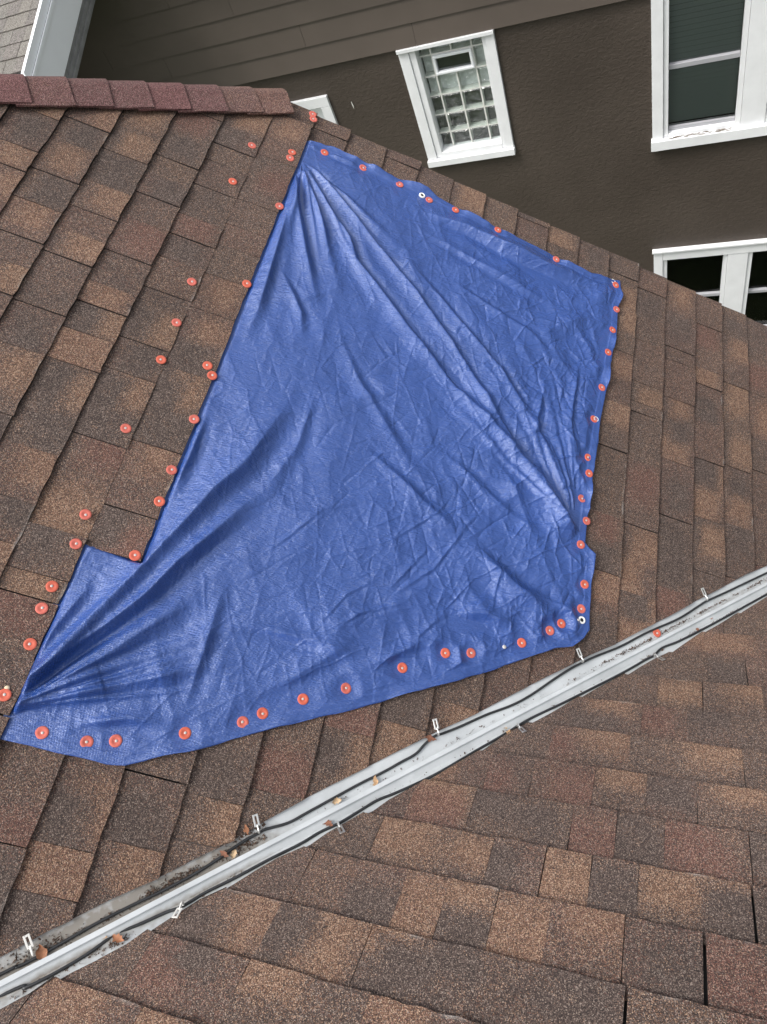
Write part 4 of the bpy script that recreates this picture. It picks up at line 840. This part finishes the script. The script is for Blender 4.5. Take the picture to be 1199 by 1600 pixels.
# ------------------------------------------------------------------ neighbour's house across the side yard
WY = 6.0
nbh = empty('neighbour_house', (-1.0, WY, 0))
tag(nbh, 'dark brown stucco and lap siding house wall with white windows beyond the rake', 'house')
def nb_link(name, data, mat, parent=nbh): 
    o = link(name, data, mat, parent); 
    return o
OX, OZ = Vector((1.0, -WY, 0)), ZO
def wbox(name, x0, x1, z0, z1, y0, y1, mat, parent=nbh, bev=0.0):
    """box on the wall: x, z as seen from the eye's level, y0..y1 metres in front (negative = recessed) of the wall face"""
    bm = bmesh.new(); add_box(bm, (x0 + 1.0, -y1, z0 + OZ), (x1 + 1.0, -y0, z1 + OZ), bev)
    o = link(name, bm_mesh(name, bm), mat, None)
    o.parent = parent
    return o
# the wall with openings: strips round every window hole
holes = [(-2.165, -1.372, -4.035, -2.99), (-.234, 1.262, -4.205, -2.86), (-.234, 1.262, -6.62, -5.318), (-3.62, -2.892, -4.1, -3.231)]
def wall_mesh(x0, x1, z0, z1, holes):
    xs = sorted({x0, x1} | {h[0] for h in holes} | {h[1] for h in holes}); zs = sorted({z0, z1} | {h[2] for h in holes} | {h[3] for h in holes})
    bm = bmesh.new()
    for i in range(len(xs) - 1):
        for j in range(len(zs) - 1):
            cx, cz = (xs[i] + xs[i + 1]) / 2, (zs[j] + zs[j + 1]) / 2
            if any(h[0] < cx < h[1] and h[2] < cz < h[3] for h in holes): continue
            q = [(xs[i], zs[j]), (xs[i + 1], zs[j]), (xs[i + 1], zs[j + 1]), (xs[i], zs[j + 1])]
            bm.faces.new([bm.verts.new((x + 1.0, 0, z + OZ)) for x, z in q])
    bmesh.ops.remove_doubles(bm, verts=bm.verts, dist=1e-5)
    r = bmesh.ops.extrude_face_region(bm, geom=list(bm.faces)); bmesh.ops.translate(bm, verts=[v for v in r['geom'] if isinstance(v, bmesh.types.BMVert)], vec=(0, .25, 0))
    return bm_mesh('wall', bm)
nb_link('wall', wall_mesh(-9, 5.5, -ZO, -1.62, holes), M_STUCCO)
# lap siding boards above the stucco, butt-jointed at staggered places
SB, EXP = -2.98, .1745
for r_i in range(8):
    z0 = SB + r_i * EXP; cuts = [-8.98, -5.6 + (r_i * 1.37) % 1.9, [-1.99, -2.9, -1.2, -3.4][r_i % 4] + .0, 1.35 + (r_i * .9) % 1.2, 5.48]
    for k in range(4):
        segs = [(cuts[k] + .0012, cuts[k + 1] - .0012)]
        if r_i == 0:                                  # the lowest board stops against the right window's casing
            segs = [s for a, b_ in segs for s in ((a, min(b_, -.24)), (max(a, 1.27), b_)) if s[1] - s[0] > .02]
        for a, b_ in segs:
            bm = bmesh.new(); zt = z0 + EXP + .02
            P = [(-.030 if r_i else -.034, z0), (-.012, zt), (-.001, zt), (-.001, z0)]
            v0 = [bm.verts.new((a + 1.0, p[0], p[1] + OZ)) for p in P]; v1 = [bm.verts.new((b_ + 1.0, p[0], p[1] + OZ)) for p in P]
            bm.faces.new(v0); bm.faces.new(v1[::-1])
            for j in range(4): bm.faces.new((v0[j], v1[j], v1[(j + 1) % 4], v0[(j + 1) % 4]))
            nb_link('siding_board', bm_mesh('siding_board', bm), M_SIDING)
wbox('eave', -9.2, 5.7, -1.6, -1.42, -.25, .4, M_TRIM)
nb_link('roof', mesh('roof', [(-8.3, -.45, OZ - 1.4), (6.8, -.45, OZ - 1.4), (6.8, 4.5, OZ + .9), (-8.3, 4.5, OZ + .9)], [(0, 1, 2, 3)]), M_FELT)

def casing(x0, x1, z0, z1, wd, sill, name='window', top=None, label=None):
    win = empty(name, ((x0 + x1) / 2 + 1.0, 0, z0 + OZ)); win.parent = nbh
    if label: win['label'] = label
    return win
def room(win, x0, x1, z0, z1, depth, mat=None):
    l = win.location; bm = bmesh.new()
    q = [(x0, z0), (x1, z0), (x1, z1), (x0, z1)]; f = [bm.verts.new((x + 1.0 - l.x, .012, z + OZ - l.z)) for x, z in q]; k = [bm.verts.new((x + 1.0 - l.x, depth, z + OZ - l.z)) for x, z in q]
    bm.faces.new(k)
    for i in range(4): bm.faces.new((f[i], f[(i + 1) % 4], k[(i + 1) % 4], k[i]))
    return link('room', bm_mesh('room', bm), mat or M_INSIDE, win)
def wpart(win, name, x0, x1, z0, z1, y0, y1, mat, bev=.002):
    bm = bmesh.new(); l = win.location
    add_box(bm, (x0 + 1.0 - l.x, -y1, z0 + OZ - l.z), (x1 + 1.0 - l.x, -y0, z1 + OZ - l.z), bev)
    return link(name, bm_mesh(name, bm), mat, win)
# --- glass block window
gx0, gx1, gz0, gz1 = -2.162, -1.375, -4.032, -2.993
g = casing(gx0, gx1, gz0, gz1, .1, .06, label='glass block window with a small hopper vent in a white casing')
ix0, ix1, iz0, iz1 = -2.022, -1.478, -3.935, -3.012
wpart(g, 'casing', gx0, gx0 + .085, gz0 + .05, gz1 - .018, -.02, .028, M_TRIM); wpart(g, 'casing', gx0 + .087, ix0 - .002, gz0 + .05, gz1 - .018, -.10, .016, M_TRIM)
wpart(g, 'casing', gx1 - .072, gx1, gz0 + .05, gz1 - .018, -.02, .028, M_TRIM); wpart(g, 'casing', ix1 + .002, gx1 - .074, gz0 + .05, gz1 - .018, -.10, .016, M_TRIM)
wpart(g, 'head_casing', gx0 - .004, gx1 + .004, gz1 - .016, gz1 + .012, -.10, .05, M_TRIM)
wpart(g, 'sill', gx0 - .006, gx1 + .006, gz0 - .012, gz0 + .046, -.02, .055, M_TRIM); wpart(g, 'sill', ix0 - .002, ix1 + .002, gz0 + .048, iz0 - .002, -.10, .02, M_TRIM)
room(g, ix0 - .019, ix1 + .019, iz0 - .017, iz1 + .015, .4, plain('dim_bathroom', (.09, .095, .095), .7))
wpart(g, 'curtain', ix0, ix1, -3.47, iz1, -.142, -.136, M_PALEIN, 0)
colx = [ix0, -1.922, -1.751, -1.582, ix1]; rowz = [iz0, -3.797, -3.627, -3.457, -3.288, -3.117, iz1]
for i in range(4):
    for j in range(6):
        if j == 4 and i in (1, 2): continue
        wpart(g, 'glass_block', colx[i] + .006, colx[i + 1] - .006, rowz[j] + .006, rowz[j + 1] - .006, -.13, -.052, M_BLOCK, .008)
for x in colx[1:-1]:
    for j in range(6):
        if j == 4 and x == colx[2]: continue
        wpart(g, 'mortar_joint', x - .006, x + .006, rowz[j] + .006, rowz[j + 1] - .006, -.125, -.058, M_MORTAR, 0)
for z in rowz[1:-1]: wpart(g, 'mortar_joint', ix0, ix1, z - .0058, z + .0058, -.125, -.059, M_MORTAR, 0)
vx0, vx1, vz0, vz1 = -1.915, -1.588, -3.281, -3.124
for nm, a in (('vent_frame', (vx0, vx1, vz1 - .022, vz1)), ('vent_frame', (vx0, vx1, vz0, vz0 + .022)), ('vent_frame', (vx0, vx0 + .022, vz0 + .0222, vz1 - .0222)), ('vent_frame', (vx1 - .022, vx1, vz0 + .0222, vz1 - .0222))):
    wpart(g, nm, *a, -.11, -.035, M_ALUM, .004)
wpart(g, 'vent_pane', vx0 + .022, vx1 - .022, vz0 + .022, vz1 - .022, -.07, -.066, M_PANE, 0); wpart(g, 'vent_screen', vx0 + .022, vx1 - .022, vz0 + .022, vz1 - .022, -.1, -.095, plain('vent_grey', (.09, .095, .1), .6), 0)
# --- paired sash windows
def sash_pair(z0, z1, head, rail, sillh, bmat, label):
    x0, x1 = -.234, 1.262
    win = casing(x0, x1, z0, z1, .1, .1, label=label)
    for a in ((x0, x0 + .083), (x1 - .083, x1)): wpart(win, 'casing', *a, z0 + sillh + .001, z1 - .001, -.05, .03, M_TRIM)
    wpart(win, 'mullion', .4265, .6015, z0 + sillh + .001, z1 - head, -.05, .026, M_TRIM)
    wpart(win, 'head_casing', x0 + .085, x1 - .085, z1 - head + .001, z1 - .001, -.05, .03, M_TRIM); wpart(win, 'head_drip', x0 - .012, x1 + .012, z1 + .001, z1 + .02, -.02, .05, M_TRIM)
    wpart(win, 'sill', x0 - .01, x1 + .01, z0 - .002, z0 + sillh - .001, -.06, .06, M_TRIM)
    for a, b_ in ((x0 + .085, .4245), (.6035, x1 - .085)):
        zb, zt = z0 + sillh + .001, z1 - head - .001; fr = .036
        wpart(win, 'jamb', a, a + fr, zb, zt, -.09, .012, M_TRIM); wpart(win, 'jamb', b_ - fr, b_, zb, zt, -.09, .012, M_TRIM)
        wpart(win, 'jamb', a + fr + .001, b_ - fr - .001, zt - .02, zt, -.09, .008, M_TRIM); wpart(win, 'jamb', a + fr + .001, b_ - fr - .001, zb, zb + .022, -.09, .01, M_TRIM)
        a2, b2 = a + fr + .002, b_ - fr - .002
        wpart(win, 'meeting_rail', a2, b2, rail - .018, rail + .018, -.075, -.03, M_RAIL); wpart(win, 'bottom_rail', a2, b2, zb + .023, zb + .055, -.075, -.03, M_RAIL)
        wpart(win, 'pane', a2, b2, zb + .056, rail - .019, -.052, -.049, M_PANE, 0); wpart(win, 'pane', a2, b2, rail + .019, zt - .021, -.064, -.061, M_PANE, 0)
        bm = bmesh.new(); l = win.location; z = zb + .05
        while z < zt - .02:
            v = [bm.verts.new(p) for p in ((a2 + 1 - l.x, .098, z + OZ - l.z), (b2 + 1 - l.x, .098, z + OZ - l.z), (b2 + 1 - l.x, .112, z + .031 + OZ - l.z), (a2 + 1 - l.x, .112, z + .031 + OZ - l.z))]; bm.faces.new(v); z += .04
        o = link('blind_slats', bm_mesh('blind_slats', bm), bmat, win); o['kind'] = 'stuff'
        room(win, a - .015, b_ + .015, zb - .015, zt + .015, .3)
    return win
sash_pair(-4.205, -2.86, .11, -3.566, .085, M_BLIND, 'upper pair of white sash windows with drawn grey blinds')
sash_pair(-6.62, -5.318, .105, -5.985, .085, M_BLINDD, 'lower pair of white sash windows with dark blinds')
# peeled paint on the upper sill
pl = bmesh.new(); rr = random.Random(4)
for k in range(46):
    x = rr.uniform(-.11, .36); y = .018 + rr.uniform(-.0, .03); s = rr.uniform(.006, .022); n = 7; ph = rr.uniform(0, 6)
    pl.faces.new([pl.verts.new((x + 1 + s * 1.5 * math.cos(t * 6.283 / n + ph) * rr.uniform(.6, 1), -y + s * .35 * math.sin(t * 6.283 / n + ph) * rr.uniform(.6, 1), -4.205 + .085 - .001 + OZ + .0022 + k * .00004)) for t in range(n)])
o = nb_link('peeled_paint', bm_mesh('peeled_paint', pl), plain('bare_weathered_wood', (.16, .13, .1), .9)); o['kind'] = 'stuff'
# --- small window cut off by the roof
sw = casing(-3.62, -2.892, -4.1, -3.231, .1, .1, label='small white window corner showing above the rake')
wpart(sw, 'casing', -3.62, -3.53, -4.1, -3.32, -.05, .028, M_TRIM); wpart(sw, 'casing', -2.982, -2.892, -4.1, -3.32, -.05, .028, M_TRIM); wpart(sw, 'head_casing', -3.62, -2.892, -3.319, -3.231, -.05, .03, M_TRIM)
wpart(sw, 'sill', -3.63, -2.88, -4.14, -4.101, -.05, .05, M_TRIM); wpart(sw, 'jamb', -3.528, -2.984, -3.36, -3.321, -.08, .0, M_TRIM); wpart(sw, 'pane', -3.528, -2.984, -4.1, -3.361, -.06, -.055, M_ALUM, 0)
# hairline fleck of pale paint on the stucco
bm = bmesh.new(); v = [(-2.70, -3.33), (-2.693, -3.33), (-2.689, -3.37), (-2.694, -3.40), (-2.699, -3.36)]
bm.faces.new([bm.verts.new((x + 1, -.008, z + OZ)) for x, z in v]); nb_link('paint_fleck', bm_mesh('paint_fleck', bm), M_MORTAR)

# ------------------------------------------------------------------ grey shingled roof with its white rake, at the far left
EX, EY, EZ = -4.19, 4.4, -1.815 + ZO              # eave corner of that roof
T2 = R_(16); c2, s2 = math.cos(T2), math.sin(T2)
gr_ = empty('grey_roof', (EX, EY, EZ)); tag(gr_, 'grey shingled roof edge with a wide white rake board at the far left', 'roof')
MG = Matrix(((-1, 0, 0, 0), (0, c2, -s2, 0), (0, s2, c2, 0), (0, 0, 0, 1)))  # x to the left, y up the slope
def gpart(name, me, mat): 
    o = link(name, me, mat, gr_); o.matrix_local = MG; return o
bm = bmesh.new(); add_box(bm, (0, -.02, -.06), (3.2, 1.62, -.004)); gpart('deck', bm_mesh('deck', bm), M_FELT)
gw_, ge = .115, .13
for j in range(12):
    x = rng.uniform(-.08, 0)
    while x < (1.1 if j < 10 else 1.6):
        wd = rng.uniform(.09, .15); xa, xb = max(x, -.004) + .001, x + wd - .001; y0, y1 = j * ge, j * ge + ge + .02
        if xb > xa + .01:
            t = .003 + rng.uniform(0, .003)
            V = [(xa, y0, t + .005), (xb, y0, t + .005), (xb, y1, t - .003), (xa, y1, t - .003), (xa, y0, -.003), (xb, y0, -.003), (xb, y1, -.0035), (xa, y1, -.0035)]
            cb = (rng.uniform(0, .9), rng.choice((0, .1, .5)), 0, 0)
            me = blend_mesh('shingle', V, [cb] * 8, [(0, 1, 2, 3), (0, 4, 5, 1), (1, 5, 6, 2), (3, 7, 4, 0)]); gpart('shingle', me, M_GREY)
        x += wd
# rake: drip strip, fascia board, ribbed soffit return
def gbox(name, lo, hi, mat, bev=.002):
    bm = bmesh.new(); add_box(bm, lo, hi, bev); return gpart(name, bm_mesh(name, bm), mat)
def vert_strip(name, x0, x1, d0, d1, mat):
    """board that follows the rake and hangs plumb: d0..d1 below the roof edge"""
    V = []
    for x in (x0, x1):
        for y in (-.03, 1.62):
            for d in (d0, d1): V.append(Vector((-x, y * c2, y * s2 - d)))
    me = mesh(name, V, [(0, 1, 3, 2), (4, 6, 7, 5), (0, 4, 5, 1), (2, 3, 7, 6), (0, 2, 6, 4), (1, 5, 7, 3)]); return link(name, me, mat, gr_)
vert_strip('drip_edge', -.03, -.006, -.012, .05, M_ALUM); vert_strip('drip_bead', -.042, -.031, .052, .072, M_ALUM)
vert_strip('rake_board', -.03, -.008, .073, .30, M_ALUM)
for k in range(6): vert_strip('soffit_rib', -.024 + (k % 2) * .006, -.002, .302 + k * .0195, .302 + (k + 1) * .0195 - .0006, M_SOFFIT)
bm = bmesh.new(); add_box(bm, (-.05, -.13, -.09), (3.2, -.035, -.03), .004); gpart('gutter', bm_mesh('gutter', bm), M_ALUM)
vert_strip('gable_wall', 1.3, 3.2, .10, 4.0, M_SIDING)
